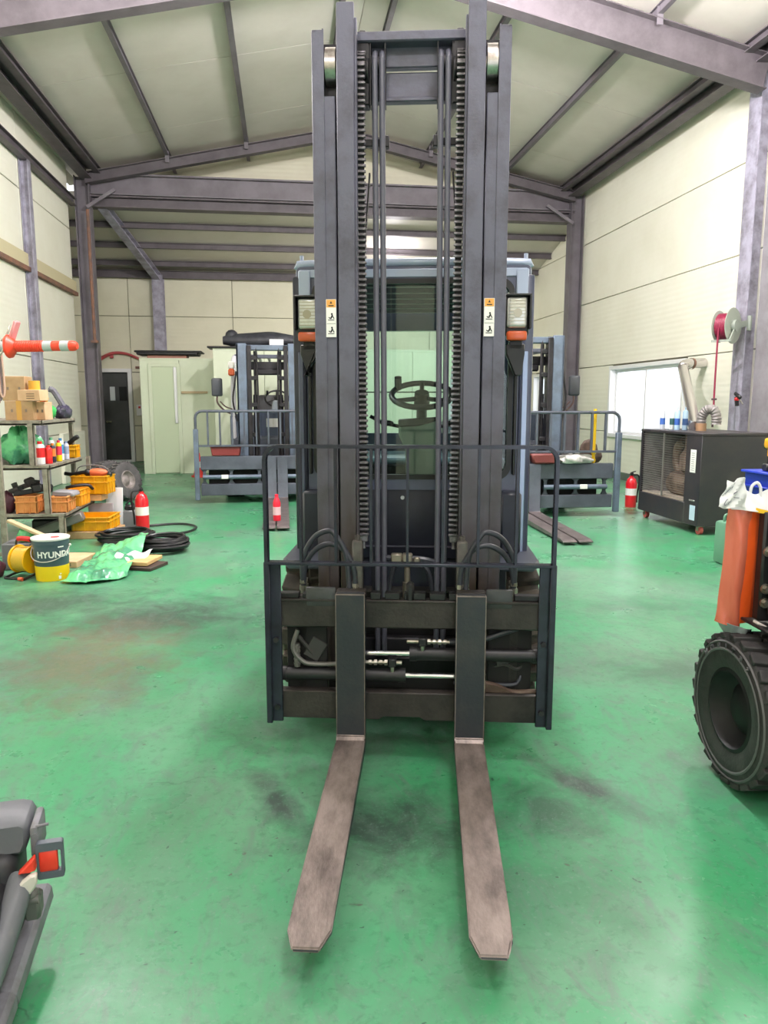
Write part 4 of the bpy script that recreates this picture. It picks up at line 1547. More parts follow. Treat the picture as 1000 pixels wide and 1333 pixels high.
# ------------------------------------------------------------------ the two wide-carriage forklifts behind
def wide_forklift(name, label, loc, rz, fork_x, fork_len, mirror_side, right_paper, HWD=1.05):
    T = root(name, label, 'forklift', loc, rz)
    # load backrest
    q = MB()
    zt, r_ = 1.36, 0.10
    P = [(-HWD, 0.05, 0.85)]
    for k in range(5):
        a = R(180 - 22.5 * k)
        P.append((-HWD + r_ + r_ * math.cos(a), 0.05, zt - r_ + r_ * math.sin(a)))
    for k in range(5):
        a = R(90 - 22.5 * k)
        P.append((HWD - r_ + r_ * math.cos(a), 0.05, zt - r_ + r_ * math.sin(a)))
    P.append((HWD, 0.05, 0.85))
    q.tube(P, 0.02, 8, 1)
    q.build('backrest_frame', big_paint, T)
    q = MB()
    q.bx(-HWD, HWD, 0.03, 0.07, 0.84, 0.87, 0, 0.004)
    q.build('backrest_rail', big_paint, T)
    n = 13
    for k in range(1, n - 1):
        x = -HWD + 2 * HWD * k / (n - 1)
        q = MB()
        q.bx(x - 0.012, x + 0.012, 0.03, 0.07, 0.86, zt - 0.01)
        q.build('backrest_bar', big_paint, T)
    for s in (-1, 1):
        q = MB()
        q.bx(s * HWD - 0.035, s * HWD + 0.035, 0.02, 0.09, 0.06, 1.10, 0, 0.006)
        q.build('backrest_post', big_mast, T)
    # carriage
    q = MB()
    q.bx(-HWD + 0.05, HWD - 0.05, 0.06, 0.14, 0.50, 0.70, 0, 0.008)
    q.build('carriage_top_bar', big_paint, T)
    q = MB()
    q.bx(-HWD + 0.05, HWD - 0.05, 0.06, 0.14, 0.12, 0.29, 0, 0.008)
    q.build('carriage_lower_bar', big_paint, T)
    for s in (-1, 1):
        for a, b_ in ((0.10, 0.20), (0.50, 0.62), (0.90, 1.0)):
            q = MB()
            m_ = (a + b_) / 2
            q.prism([(s * a, 0.28), (s * b_, 0.28), (s * (m_ + 0.02), 0.33), (s * (m_ + 0.02), 0.47), (s * b_, 0.51), (s * a, 0.51), (s * (m_ - 0.02), 0.47), (s * (m_ - 0.02), 0.33)],
                    'y', 0.09, 0.12)
            q.build('carriage_gusset', big_paint, T)
        q = MB()
        q.cyl((s * 0.12, 0.07, 0.395), (s * 0.97, 0.07, 0.395), 0.032, None, 14)
        cy = q.build('positioner_cylinder', big_mast, T)
        q = MB()
        q.bx(s * 0.60, s * 0.70, 0.03, 0.045, 0.37, 0.43, 0, 0.004)
        q.build('tag_plate', sticker_w, cy)
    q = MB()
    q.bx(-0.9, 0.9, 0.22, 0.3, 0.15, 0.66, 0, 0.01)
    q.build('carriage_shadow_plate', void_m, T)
    for x in fork_x:
        q = MB()
        q.prism([(0.06, 0.70), (0.0, 0.70), (0.0, 0.09), (-0.05, 0.075), (-fork_len + 0.1, 0.055), (-fork_len, 0.045), (-fork_len, 0.025), (-0.2, 0.014), (0.04, 0.014), (0.06, 0.04)],
                'x', x - 0.075, x + 0.075, 0, 0.005)
        for f in q.bm.faces:
            f.material_index = 1 if f.calc_center_median().y < -0.02 else 0
        q.build('fork', [big_paint, floorfork], T)
    # mast
    for s in (-1, 1):
        q = MB()
        q.bx(s * 0.31, s * 0.46, 0.42, 0.46, 0.1, 2.36, 0, 0.006)
        q.bx(s * 0.43, s * 0.46, 0.42, 0.68, 0.1, 2.36, 0, 0.006)
        q.bx(s * 0.31, s * 0.46, 0.64, 0.68, 0.1, 2.36)
        q.build('outer_mast_rail', big_mast, T)
        q = MB()
        q.bx(s * 0.24, s * 0.305, 0.40, 0.43, 0.12, 2.33, 0, 0.006)
        q.bx(s * 0.26, s * 0.28, 0.43, 0.6, 0.12, 2.33)
        q.build('inner_mast_rail', mast_dark, T)
        q = MB()
        q.cyl((s * 0.19, 0.5, 0.4), (s * 0.19, 0.5, 1.6), 0.035, None, 10)
        q.cyl((s * 0.19, 0.5, 1.6), (s * 0.19, 0.5, 2.25), 0.02, None, 10)
        for z in (1.0, 1.45, 1.85, 2.15):
            q.box((s * 0.22, 0.46, z), (0.12, 0.05, 0.06), None, 0, 0.006)
        q.tube([(s * 0.15, 0.46, 0.6), (s * 0.15, 0.45, 1.2), (s * 0.16, 0.45, 2.2), (s * 0.2, 0.5, 2.28)], 0.014, 6, 3)
        q.tube([(s * 0.47, 0.5, 1.2), (s * 0.53, 0.5, 1.5), (s * 0.50, 0.5, 1.75), (s * 0.47, 0.5, 1.95)], 0.014, 6, 4)
        q.build('lift_cylinder', mast_dark, T)
    q = MB()
    q.bx(-0.45, 0.45, 0.45, 0.60, 2.26, 2.34, 0, 0.01)
    q.build('mast_crosshead', big_mast, T)
    q = MB()
    q.bx(-0.3, 0.3, 0.62, 0.68, 1.98, 2.10, 0, 0.01)
    q.bx(-0.2, 0.18, 0.60, 0.66, 1.90, 2.0, 0, 0.02)
    q.build('mast_tie', mast_dark, T)
    # body
    q = MB()
    q.bx(-0.62, 0.62, 1.0, 3.3, 0.35, 0.95, 0, 0.05)
    q.prism([(-0.64, 0.4), (0.64, 0.4), (0.66, 0.6), (0.66, 1.15), (0.5, 1.25), (-0.5, 1.25), (-0.66, 1.15), (-0.66, 0.6)], 'y', 2.7, 3.5, 0, 0.05)
    q.build('body', big_paint, T)
    q = MB()
    q.bx(-0.20, 0.34, 1.10, 1.30, 0.90, 1.34, 0, 0.03)
    q.bx(-0.62, -0.30, 1.05, 1.35, 0.85, 1.30, 0, 0.03)
    q.bx(0.36, 0.62, 1.05, 1.35, 0.85, 1.26, 0, 0.03)
    da = q.build('dashboard', mat('slate_dashboard', (78, 88, 108), 0.4), T)
    if right_paper:
        q = MB()
        q.box((0.06, 1.09, 1.16), (0.22, 0.006, 0.14), None, 0, 0.002)
        q.build('paper_notice', sticker_w, da)
        q = MB()
        q.box((0.06, 1.084, 1.16), (0.006, 0.004, 0.14))
        q.build('notice_fold', mat('fold_grey', (200, 196, 176), 0.6), da)
    q = MB()
    q.prism([(0.02, 1.30), (0.24, 1.30), (0.20, 1.52), (0.06, 1.52)], 'y', 1.22, 1.32, 0, 0.02)
    q.build('column', mat('pale_column', (190, 198, 212), 0.4), T)
    steering_wheel(T, (0.12, 1.45, 1.55), 0.19, 42, plastic)
    for s in (-1, 1):
        q = MB()
        q.tube([(s * 0.56, 1.05, 0.9), (s * 0.56, 1.12, 1.6), (s * 0.55, 1.2, 2.10), (s * 0.54, 1.5, 2.22), (s * 0.54, 2.3, 2.24), (s * 0.54, 2.9, 2.0), (s * 0.54, 3.1, 1.1)], 0.04, 8, 4)
        q.build('guard_pillar', pale_pillar, T)
        q = MB()
        q.box((s * 0.57, 0.98, 2.06), (0.10, 0.10, 0.12), None, 0, 0.02)
        lp = q.build('lamp', sticker_w, T)
        q = MB()
        q.box((s * 0.57, 0.96, 1.95), (0.10, 0.10, 0.11), None, 0, 0.02)
        q.build('turn_signal', amber, lp)
    q = MB()
    for k in range(7):
        x = -0.48 + 0.16 * k
        q.bx(x - 0.02, x + 0.02, 1.3, 2.8, 2.20, 2.235)
    q.bx(-0.54, 0.54, 1.32, 1.38, 2.19, 2.25, 0, 0.01)
    q.build('overhead_guard', big_paint, T)
    q = MB()
    q.box((0, 2.15, 1.02), (0.5, 0.5, 0.14), None, 0, 0.05, 2)
    q.box((0, 2.42, 1.34), (0.46, 0.12, 0.55), (R(-8), 0, 0), 0, 0.05, 2)
    q.build('seat', vinyl_dk, T)
    s = mirror_side
    q = MB()
    q.box((s * 0.80, 0.95, 1.72), (0.17, 0.06, 0.28), (0, 0, R(10)), 0, 0.045, 3)
    mi = q.build('mirror', mat('mirror_back', (66, 70, 76), 0.45), T)
    q = MB()
    q.tube([(s * 0.58, 1.05, 1.30), (s * 0.70, 1.0, 1.36), (s * 0.80, 0.97, 1.48), (s * 0.80, 0.96, 1.60)], 0.014, 6, 4)
    q.tube([(s * 0.58, 1.05, 1.38), (s * 0.68, 1.0, 1.42), (s * 0.76, 0.97, 1.50)], 0.010, 6, 4)
    q.build('mirror_arm', mat('mirror_arm_brown', (96, 74, 70), 0.5), mi)
    me = tyre_mesh(0.34, 0.28, 14, rubber, 0.18)
    for s in (-1, 1):
        wheel(T, (s * 0.56, 0.95, 0.34), 0.34, 0.28, 0.18, 14, me=me)
        wheel(T, (s * 0.52, 2.95, 0.34), 0.34, 0.28, 0.18, 14, me=me)
    return T


wide_forklift('wide_forklift', 'slate forklift with wide barred backrest parked behind on the left, paper notice on its dash',
              (-0.22, 11.05, 0), 0.0, (0.03, 0.195), 2.45, -1, True)
wide_forklift('wide_forklift', 'slate forklift with wide barred backrest parked behind on the right, beside the black heater',
              (3.22, 9.15, 0), -2.0, (-0.19, -0.015), 1.85, 1, False, 1.10)

# things laid on and in front of them
q = MB()
q.prism([(-0.20, -0.06), (0.20, -0.06), (0.22, 0.08), (-0.22, 0.08)], 'y', -0.09, 0.09, 0, 0.012)
t = tag(q.build('parts_tray', dkred), 'dark red plastic tray on the left rear forklift carriage', 'tray')
t.location = (-0.85, 11.20, 0.765)
q = MB()
q.bx(-0.235, 0.235, -0.105, 0.105, 0.07, 0.085, 0, 0.006)
q.build('tray_rim', mat('tray_rim_red', (176, 62, 56), 0.45), t)
q = MB()
q.prism([(-0.14, -0.05), (0.14, -0.05), (0.19, 0.08), (-0.19, 0.08)], 'y', -0.09, 0.09, 0, 0.02)
t = tag(q.build('parts_bowl', mat('maroon_bowl', (112, 52, 50), 0.5)), 'maroon plastic bowl on the right rear forklift carriage', 'bowl')
t.location = (3.33, 9.22, 0.755)
t.rotation_euler = (0, 0, R(-2))
q = MB()
q.cyl((0, 0, 0), (0, 0, 0.70), 0.022, None, 10)
q.cyl((0, 0, 0.12), (0, 0, 0.16), 0.03, None, 10)
q.cyl((0, 0, 0.02), (0, 0, 0.05), 0.03, None, 10)
t = tag(q.build('marker_pole', mat('bright_yellow', (250, 204, 30), 0.4)), 'bright yellow pole standing on the right rear forklift carriage', 'pole')
t.location = (4.02, 9.24, 0.703)
q = MB()
q.sphere((0, 0, 0.15), (0.13, 0.06, 0.16), 12)
q.sphere((0.1, 0, 0.08), (0.09, 0.06, 0.09), 10)
t = tag(q.build('work_jacket', mat('brown_cloth', (110, 92, 84), 0.85, 0, (88, 74, 68), 8, bump=0.6, bscale=18)), 'brown cloth bundle behind the yellow pole on the right rear forklift', 'cloth')
t.location = (4.0, 9.36, 0.70)
q = MB()
q.lathe([(0, 0), (0.045, 0), (0.047, 0.02), (0.047, 0.22), (0.030, 0.27), (0.022, 0.28), (0.022, 0.32), (0, 0.325)], (0, 0, 0), (0, 0, 1), 18)
t = tag(q.build('spray_can', mat('spray_red', (226, 34, 60), 0.3)), 'small red spray can standing on the left rear forklift forks', 'spray can')
t.location = (-0.10, 9.05, 0.058)
q = MB()
q.cyl((0.0, 0, 0.07), (0.0, 0, 0.17), 0.0478, None, 18)
q.build('can_label', mat('can_label_pink', (236, 196, 204), 0.4), t)

# fire extinguisher by the heater, cone at the partition
def extinguisher(loc, label, rz=0):
    T = root('fire_extinguisher', label, 'fire extinguisher', loc, rz)
    q = MB()
    q.lathe([(0, 0), (0.075, 0), (0.078, 0.02), (0.078, 0.34), (0.06, 0.40), (0.028, 0.43), (0.028, 0.45), (0, 0.45)], (0, 0, 0), (0, 0, 1), 22)
    b = q.build('cylinder', extred, T)
    q = MB()
    q.cyl((0, 0, 0.17), (0, 0, 0.27), 0.0785, None, 22)
    q.build('label', sticker_w, b)
    q = MB()
    q.box((0, 0, 0.47), (0.04, 0.05, 0.04), None, 0, 0.006)
    q.beam((0, 0.02, 0.49), (0, -0.10, 0.52), 0.02, 0.012)
    q.beam((0, 0.02, 0.47), (0, -0.10, 0.475), 0.02, 0.012)
    q.build('valve', plastic, T)
    q = MB()
    q.tube([(0.02, 0, 0.46), (0.10, 0, 0.45), (0.115, 0, 0.34), (0.095, 0, 0.18), (0.092, 0, 0.06)], 0.011, 8, 5)
    q.build('hose', hose_black, T)
    return T


extinguisher((4.93, 9.98, 0), 'red fire extinguisher on the floor left of the black heater')
extinguisher((-1.68, 8.98, 0), 'red fire extinguisher with white label standing standing near the coiled black hoses', 200)
q = MB()
q.lathe([(0.13, 0), (0.15, 0), (0.15, 0.03), (0.11, 0.03), (0.025, 0.48), (0, 0.48)], (0, 0, 0), (0, 0, 1), 20)
t = tag(q.build('traffic_cone', mat('cone_red', (226, 66, 60), 0.45)), 'small red traffic cone by the pale green partition', 'traffic cone')
t.location = (-1.70, 15.2, 0)
q = MB()
q.lathe([(0.0815, 0.19), (0.0575, 0.31)], (0, 0, 0), (0, 0, 1), 20)
q.build('white_band', sticker_w, t)

# ------------------------------------------------------------------ things on top of the partition rooms
q = MB()
q.bx(-0.62, 0.62, -0.3, 0.3, 0.05, 0.12, 0, 0.02)
q.bx(-0.66, 0.70, -0.32, 0.28, 0.10, 0.14, 0, 0.015)
t = tag(q.build('flat_pack', black), 'flat black panel lying on the left green partition room', 'flat pack')
t.location = (-2.35, 16.35, 2.40)
q = MB()
q.bx(-0.42, 0.38, -0.22, 0.2, -0.02, 0.05, 0, 0.01)
q.build('packing_slat', mat('slat_tan', (170, 120, 104), 0.6), t)
q = MB()
random.seed(3)
def _bundle(u, w):
    a = 2 * PI * w
    x = -0.75 + 1.6 * u
    taper = math.sin(PI * min(1, max(0, u * 0.92 + 0.06))) ** 0.45
    rz = 0.17 * taper * (1 + 0.12 * math.sin(9 * u + 2 * math.sin(a)) + 0.08 * math.sin(3 * a + 8 * u))
    return (x, 0.24 * taper * math.cos(a), 0.165 + rz * math.sin(a) * (1.0 if math.sin(a) > 0 else 0.9))
q.sheet(28, 18, _bundle)
bmesh.ops.remove_doubles(q.bm, verts=q.bm.verts, dist=0.0005)
q.sphere((-0.58, 0, 0.26), (0.13, 0.15, 0.12), 10)
t = tag(q.build('tarpaulin_bundle', tarp_dk, None, 60), 'dark rolled tarpaulin bundle on the right green partition room', 'tarpaulin')
t.location = (-0.38, 15.0, 2.50)
q = MB()
q.bx(-0.98, 0.9, -0.3, 0.28, 0.0, 0.035, 0, 0.01)
t = tag(q.build('dark_board', black), 'long dark board under the rolled tarpaulin, tip jutting left', 'board')
t.location = (-0.42, 14.85, 2.50)
q = MB()
q.box((0, 0, 0.07), (0.27, 0.2, 0.14), None, 0, 0.008)
t = tag(q.build('white_carton', white_board), 'small white carton in front of the dark tarpaulin bundle', 'carton')
t.location = (-0.10, 14.68, 2.535)
q = MB()
q.bx(-0.137, 0.137, -0.005, 0.005, 0.138, 0.142)
q.build('tape_strip', tape_m, t)
# red hose looped on the back wall
q = MB()
q.tube([(-4.50, 19.25, 2.48), (-4.15, 19.24, 2.66), (-3.80, 19.24, 2.66), (-3.45, 19.24, 2.52), (-3.12, 19.25, 2.36)], lambda t: 0.045 - 0.025 * t, 8, 6)
q.box((-4.15, 19.27, 2.60), (0.08, 0.08, 0.10), None, 0, 0.01)
tag(q.build('red_hose', mat('dull_red_hose', (178, 78, 80), 0.5)), 'dull red hose arched on the back wall above the dark door', 'hose')

# ------------------------------------------------------------------ heater, flue, cans
HT = root('space_heater', 'black industrial space heater with wire grill front below the right window', 'heater', (4.60, 9.10, 0), 0)
# local: front face at x = 0 looking to -x, width along -y from 0 to -1.40
W_, D_, H0, H1 = 1.42, 0.82, 0.10, 1.15
q = MB()
q.bx(0, D_, -0.03, 0, H0, H1 - 0.03, 0, 0.004)
q.bx(0, D_, -W_, -W_ + 0.30, H0, H1 - 0.03, 0, 0.004)
q.bx(-0.004, D_ + 0.004, -W_ - 0.004, 0.004, H1 - 0.03, H1, 0, 0.004)
q.bx(0, D_ - 0.03, -W_ + 0.30, -0.03, H0, H0 + 0.24, 0, 0.004)
q.bx(D_ - 0.03, D_, -W_ + 0.30, -0.03, H0, H1 - 0.03, 0, 0.004)
q.build('casing', heater_blk, HT)
q = MB()
q.prism([(0.03, -0.04), (0.60, -0.28), (0.60, -0.86), (0.03, -W_ + 0.31), (0.72, -W_ + 0.31), (0.72, -0.04)], 'z', H0 + 0.25, H1 - 0.035)
q.build('reflector', heater_in, HT)
q = MB()
q.bx(0.03, 0.6, -W_ + 0.31, -0.04, H0 + 0.24, H0 + 0.255)
q.build('drip_tray', mat('dusty_tray', (186, 176, 160), 0.6), HT)
q = MB()
q.cyl((0.28, -0.44, 0.50), (0.28, -1.10, 0.50), 0.15, None, 24)
q.cyl((0.28, -0.34, 0.50), (0.28, -0.44, 0.50), 0.08, 0.15, 24)
q.lathe([(0.09, 0), (0.15, 0.05), (0.15, 0.22), (0.10, 0.30), (0.10, 0.48)], (0.30, -0.74, 0.63), (0, 0, 1), 20)
q.tube([(0.30, -0.50, 0.62), (0.28, -0.42, 0.75), (0.28, -0.45, 0.95), (0.28, -0.60, 1.02)], 0.06, 10, 5)
q.build('burner_drum', burner, HT)
for k in range(27):
    q = MB()
    z = H0 + 0.275 + k * 0.0275
    q.cyl((0.012, -0.035, z), (0.012, -W_ + 0.305, z), 0.0027, None, 6)
    if k == 0:
        gw = q.mesh('grill_wire', wire_m)
        g0 = link('grill_wire', gw, HT)
    else:
        q.bm.free()
        link('grill_wire', gw, HT, (0, 0, k * 0.0275))
for y in (-0.035, -0.58, -W_ + 0.305):
    q = MB()
    q.bx(0.0, 0.014, y - 0.012, y + 0.012, H0 + 0.25, H1 - 0.035)
    q.build('grill_frame', wire_m if y == -0.58 else heater_blk, HT)
q = MB()
q.bx(-0.004, 0.0, -W_ + 0.10, -W_ + 0.215, 0.70, 0.96, 0, 0.0015)
dec = q.build('instruction_label', sticker_w, HT)
q = MB()
for k in range(9):
    q.bx(-0.0055, -0.004, -W_ + 0.125, -W_ + 0.19, 0.725 + 0.024 * k, 0.731 + 0.024 * k)
q.build('label_print', mat('grey_print', (150, 150, 156), 0.6), dec)
q = MB()
q.bx(-0.004, 0.0, -W_ + 0.06, -W_ + 0.17, 0.16, 0.33, 0, 0.0015)
q.build('blue_label', mat('pale_blue_label', (186, 208, 226), 0.5), HT)
q = MB()
q.bx(-0.008, 0.0, -W_ + 0.08, -W_ + 0.19, 0.375, 0.392, 0, 0.002)
q.build('maker_plate', mat('silver_plate', (200, 198, 194), 0.3, 0.7), HT)
for x in (0.08, D_ - 0.08):
    for y in (-0.08, -W_ + 0.08):
        q = MB()
        q.cyl((x - 0.02, y, 0.05), (x + 0.02, y, 0.05), 0.05, None, 16)
        cs = q.build('caster', mat('caster_red', (206, 96, 92), 0.5), HT)
        q = MB()
        q.bx(x - 0.03, x + 0.03, y - 0.03, y + 0.03, 0.085, 0.105)
        q.bx(x - 0.03, x - 0.024, y - 0.02, y + 0.02, 0.04, 0.09)
        q.bx(x + 0.024, x + 0.03, y - 0.02, y + 0.02, 0.04, 0.09)
        q.build('fork_plate', zinc, cs)
q = MB()
q.tube([(0.38, -0.74, H1 - 0.01), (0.38, -0.74, H1 + 0.09)], 0.06, 20, 1)
q.build('flue_collar', mat('tan_collar', (176, 140, 108), 0.5, 0.4), HT)
FL = root('flue_pipe', 'shiny flue pipe bending from the black heater up to the right window', 'flue pipe', (4.98, 8.36, H1 + 0.06), 0)
q = MB()
q.tube([(0, 0, 0.0), (0.0, 0.0, 0.10), (0.02, -0.03, 0.17), (0.05, -0.07, 0.20), (0.09, -0.11, 0.18), (0.11, -0.13, 0.10), (0.11, -0.13, 0.02)], lambda t: 0.056 + 0.004 * math.sin(t * 90), 16, 8)
q.build('flexible_duct', flex, FL)
q = MB()
q.tube([(-0.02, 0.10, -0.02), (0.93, 2.10, 0.70), (1.03, 2.32, 0.80), (1.16, 2.45, 0.86), (1.50, 2.55, 0.88)], 0.075, 18, 4)
q.build('steel_pipe', duct, FL)
q = MB()
q.lathe([(0.085, -0.02), (0.085, 0.02)], (1.26, 2.49, 0.866), (1, 0.25, 0), 18)
q.build('clamp_ring', rust, FL)
CANS = [(4.80, 8.95, 'white sealant can with blue band on the heater, leftmost of the cans', (206, 212, 220), (70, 110, 190)),
        (4.86, 8.82, 'white sealant can with dark green band, second from the left on the heater', (208, 214, 214), (56, 96, 96)),
        (4.86, 8.70, 'pale blue spray can, third from the left on the heater', (176, 206, 232), (60, 100, 180)),
        (4.92, 8.62, 'grey blue spray can, rightmost of the cans on the heater', (150, 176, 196), (44, 74, 120))]
for x, y, lab, c1, c2 in CANS:
    q = MB()
    h = 0.22
    q.lathe([(0, 0), (0.032, 0), (0.033, 0.005), (0.033, h), (0.024, h + 0.02), (0.010, h + 0.025), (0.008, h + 0.06), (0, h + 0.062)], (0, 0, 0), (0, 0, 1), 16)
    t = tag(q.build('spray_can', mat('can_%d_%d' % c1[:2], c1, 0.3)), lab, 'spray can', 'cans on top of the black heater')
    t.location = (x, y, H1)
    q = MB()
    q.cyl((0, 0, 0.06), (0, 0, 0.14), 0.0335, None, 16)
    q.build('can_band', mat('canband_%d_%d' % c2[:2], c2, 0.4), t)

# ------------------------------------------------------------------ hose reel and air gun on the right column
HR = root('hose_reel', 'grey hose reel with dark red air hose on the right column', 'hose reel', (5.99, 9.60, 2.51), -58)
q = MB()
# axis along local x
q.lathe([(0.05, -0.10), (0.21, -0.10), (0.215, -0.095), (0.205, -0.09), (0.05, -0.085)], (0, 0, 0), (1, 0, 0), 32)
q.lathe([(0.05, 0.10), (0.235, 0.10), (0.24, 0.095), (0.23, 0.09), (0.05, 0.085)], (0, 0, 0), (1, 0, 0), 32)
q.cyl((-0.12, 0, 0), (0.14, 0, 0), 0.045, None, 18)
q.build('reel_disc', reel_grey, HR)
q = MB()
for k in range(9):
    x = -0.075 + 0.018 * k
    q.tube([(x, 0.165 * math.cos(2 * PI * j / 24), 0.165 * math.sin(2 * PI * j / 24)) for j in range(24)], 0.011, 6, 1, True)
q.cyl((-0.09, 0, 0), (0.09, 0, 0), 0.158, None, 24)
q.build('wound_hose', hose_red, HR)
q = MB()
q.beam((0.14, 0, 0), (0.14, 0.30, 0.05), 0.02, 0.08)
q.beam((0.14, 0, 0), (0.13, -0.12, -0.20), 0.02, 0.05)
q.beam((0.14, -0.12, -0.20), (-0.12, -0.14, -0.20), 0.03, 0.03)
q.cyl((0.10, 0, 0), (0.155, 0, 0), 0.08, None, 20)
q.box((0.14, 0.32, 0.05), (0.10, 0.05, 0.20), None, 0, 0.006)
q.build('reel_arm', mat('reel_arm_grey', (150, 158, 148), 0.45), HR)
q = MB()
q.tube([(-0.02, -0.165, -0.03), (-0.02, -0.17, -0.2), (-0.02, -0.17, -0.7), (-0.015, -0.17, -1.15)], 0.013, 8, 4)
ho = q.build('hanging_hose', hose_red, HR)
q = MB()
q.cyl((-0.015, -0.17, -1.15), (-0.015, -0.17, -1.30), 0.009, None, 8)
q.box((-0.016, -0.17, -0.98), (0.07, 0.03, 0.025), None, 0, 0.006)
q.cyl((-0.015, -0.17, -1.30), (-0.015, -0.17, -1.36), 0.015, None, 8)
q.build('hose_nozzle', mat('dark_nozzle', (92, 72, 76), 0.4, 0.4), ho)
AG = root('air_gun', 'small red and black air gun hanging on the right grey column', 'air gun', (6.20, 9.58, 1.56), 0)
q = MB()
q.box((0, -0.03, 0.02), (0.04, 0.16, 0.05), (R(25), 0, 0), 0, 0.012)
q.beam((0, 0.0, 0.0), (0, -0.03, -0.12), 0.035, 0.04, (1, 0, 0))
q.build('gun_body', plastic, AG)
q = MB()
q.box((0, -0.01, -0.03), (0.05, 0.05, 0.05), None, 0, 0.01)
q.build('trigger', redp, AG)
q = MB()
q.cyl((0, -0.06, -0.01), (0, -0.16, -0.10), 0.008, None, 8)
q.cyl((0.0, -0.02, 0.0), (0.06, -0.0, 0.0), 0.01, None, 8)
q.build('gun_nozzle', zinc, AG)

# ------------------------------------------------------------------ cart with blue bin and drill behind the orange machine
CT = root('tool_cart', 'grey steel tool cart behind the orange machine at the right edge', 'cart', (4.17, 5.60, 0), 0)
q = MB()
q.bx(-0.35, 0.55, -0.3, 0.3, 0.66, 0.70, 0, 0.006)
q.build('cart_top', shelf_m, CT)
q = MB()
q.bx(-0.35, 0.55, -0.3, 0.3, 0.20, 0.23, 0, 0.006)
q.build('shelf', shelf_m, CT)
for x in (-0.33, 0.53):
    for y in (-0.28, 0.28):
        q = MB()
        q.bx(x - 0.018, x + 0.018, y - 0.018, y + 0.018, 0.0, 0.66)
        q.build('leg', shelf_m, CT)
BB = root('blue_bin', 'blue plastic bin on the cart behind the orange machine', 'bin', (4.14, 5.55, 0.70), 0)
q = MB()
q.prism([(-0.28, 0), (0.36, 0), (0.38, 0.22), (-0.30, 0.22)], 'y', -0.16, 0.20, 0, 0.012)
q.bx(-0.32, 0.40, -0.18, 0.22, 0.10, 0.115, 0, 0.004)
q.build('bin_body', blue_p, BB)
q = MB()
q.bx(-0.32, 0.40, -0.18, 0.22, 0.215, 0.235, 0, 0.004)
q.build('bin_rim', mat('blue_rim', (44, 66, 190), 0.4), BB)
q = MB()
q.tube([(-0.30, -0.19, 0.10), (0.0, -0.20, 0.09), (0.35, -0.19, 0.06)], 0.008, 6, 4)
q.build('bin_handle', zinc, BB)
DR = root('cordless_drill', 'yellow and black cordless drill standing on the blue bin', 'drill', (3.93, 5.55, 0.936), -15)
q = MB()
q.box((0, 0.02, 0.03), (0.075, 0.11, 0.06), None, 0, 0.01)
q.box((0, 0.0, 0.10), (0.038, 0.055, 0.14), (R(8), 0, 0), 0, 0.012)
q.build('battery_grip', plastic, DR)
q = MB()
q.box((0, -0.02, 0.225), (0.075, 0.19, 0.09), None, 0, 0.025, 3)
q.box((0, 0.0, 0.15), (0.045, 0.06, 0.08), None, 0, 0.015)
q.build('drill_body', drill_y, DR)
q = MB()
q.cyl((0, 0.075, 0.205), (0, 0.095, 0.205), 0.034, None, 14)
q.build('motor_cap', plastic, DR)
q = MB()
q.cyl((0, -0.115, 0.205), (0, -0.18, 0.205), 0.026, 0.015, 14)
q.build('chuck', zinc, DR)
GC = root('oil_can', 'pale green oil can with yellow cap on the floor beside the orange panel', 'oil can', (4.13, 6.28, 0), 0)
q = MB()
q.box((0, 0, 0.20), (0.26, 0.22, 0.40), None, 0, 0.03, 2)
q.build('can_body', oilcan, GC)
q = MB()
q.cyl((0.05, 0, 0.40), (0.05, 0, 0.45), 0.03, None, 14)
q.build('cap', mat('cap_yellow', (230, 196, 60), 0.4), GC)
q = MB()
q.tube([(-0.10, 0, 0.39), (-0.09, 0, 0.46), (-0.02, 0, 0.46), (-0.01, 0, 0.39)], 0.012, 8, 4)
q.build('handle', oilcan, GC)

# ------------------------------------------------------------------ orange machine at the right edge
OM = root('orange_machine', 'orange wheeled machine cut by the right edge, film wrapped panel above a big black tyre', 'machine', (1.81, 2.54, 0), -5)
tm = tyre_mesh(0.30, 0.22, 24, mat('near_tyre_rubber', (50, 49, 50), 0.62, 0, (66, 64, 64), 9, bump=0.2), 0.165, 0.024)
t = wheel(OM, (0, 0, 0.305), 0.30, 0.22, 0.165, 18, me=tm, rm=mat('dull_black_rim', (22, 22, 24), 0.6), nuts=False)
q = MB()
q.lathe([(0.232, -0.1145), (0.238, -0.1175), (0.244, -0.1145)], (0, 0, 0), (1, 0, 0), 40)
q.lathe([(0.262, -0.110), (0.267, -0.1145), (0.272, -0.109)], (0, 0, 0), (1, 0, 0), 40)
q.build('sidewall_ring', mat('ring_rubber', (96, 94, 96), 0.5), t)
word = 'SETIRON'
for k, chx in enumerate(word):
    tme = text_mesh(chx, 0.034, 0.001)
    a = R(122 - 13.0 * k)
    for v in tme.vertices:
        rr = 0.236 + v.co.y
        aa = a - v.co.x / 0.246
        v.co = Vector((-0.1165 + 0.04 * max(0.0, rr - 0.246), -rr * math.cos(aa), rr * math.sin(aa)))
    for v in tme.vertices:
        v.co.y = -v.co.y
    bmw = bmesh.new()
    bmw.from_mesh(tme)
    bpy.data.meshes.remove(tme)
    r = bmesh.ops.extrude_face_region(bmw, geom=bmw.faces[:])
    bmesh.ops.translate(bmw, vec=(0.006, 0, 0), verts=[v for v in r['geom'] if isinstance(v, bmesh.types.BMVert)])
    bmesh.ops.recalc_face_normals(bmw, faces=bmw.faces)
    me = bpy.data.meshes.new('raised_letter')
    bmw.to_mesh(me)
    bmw.free()
    me.materials.append(mat('letter_rubber', (92, 90, 94), 0.5))
    link('raised_letter', me, t)
q = MB()
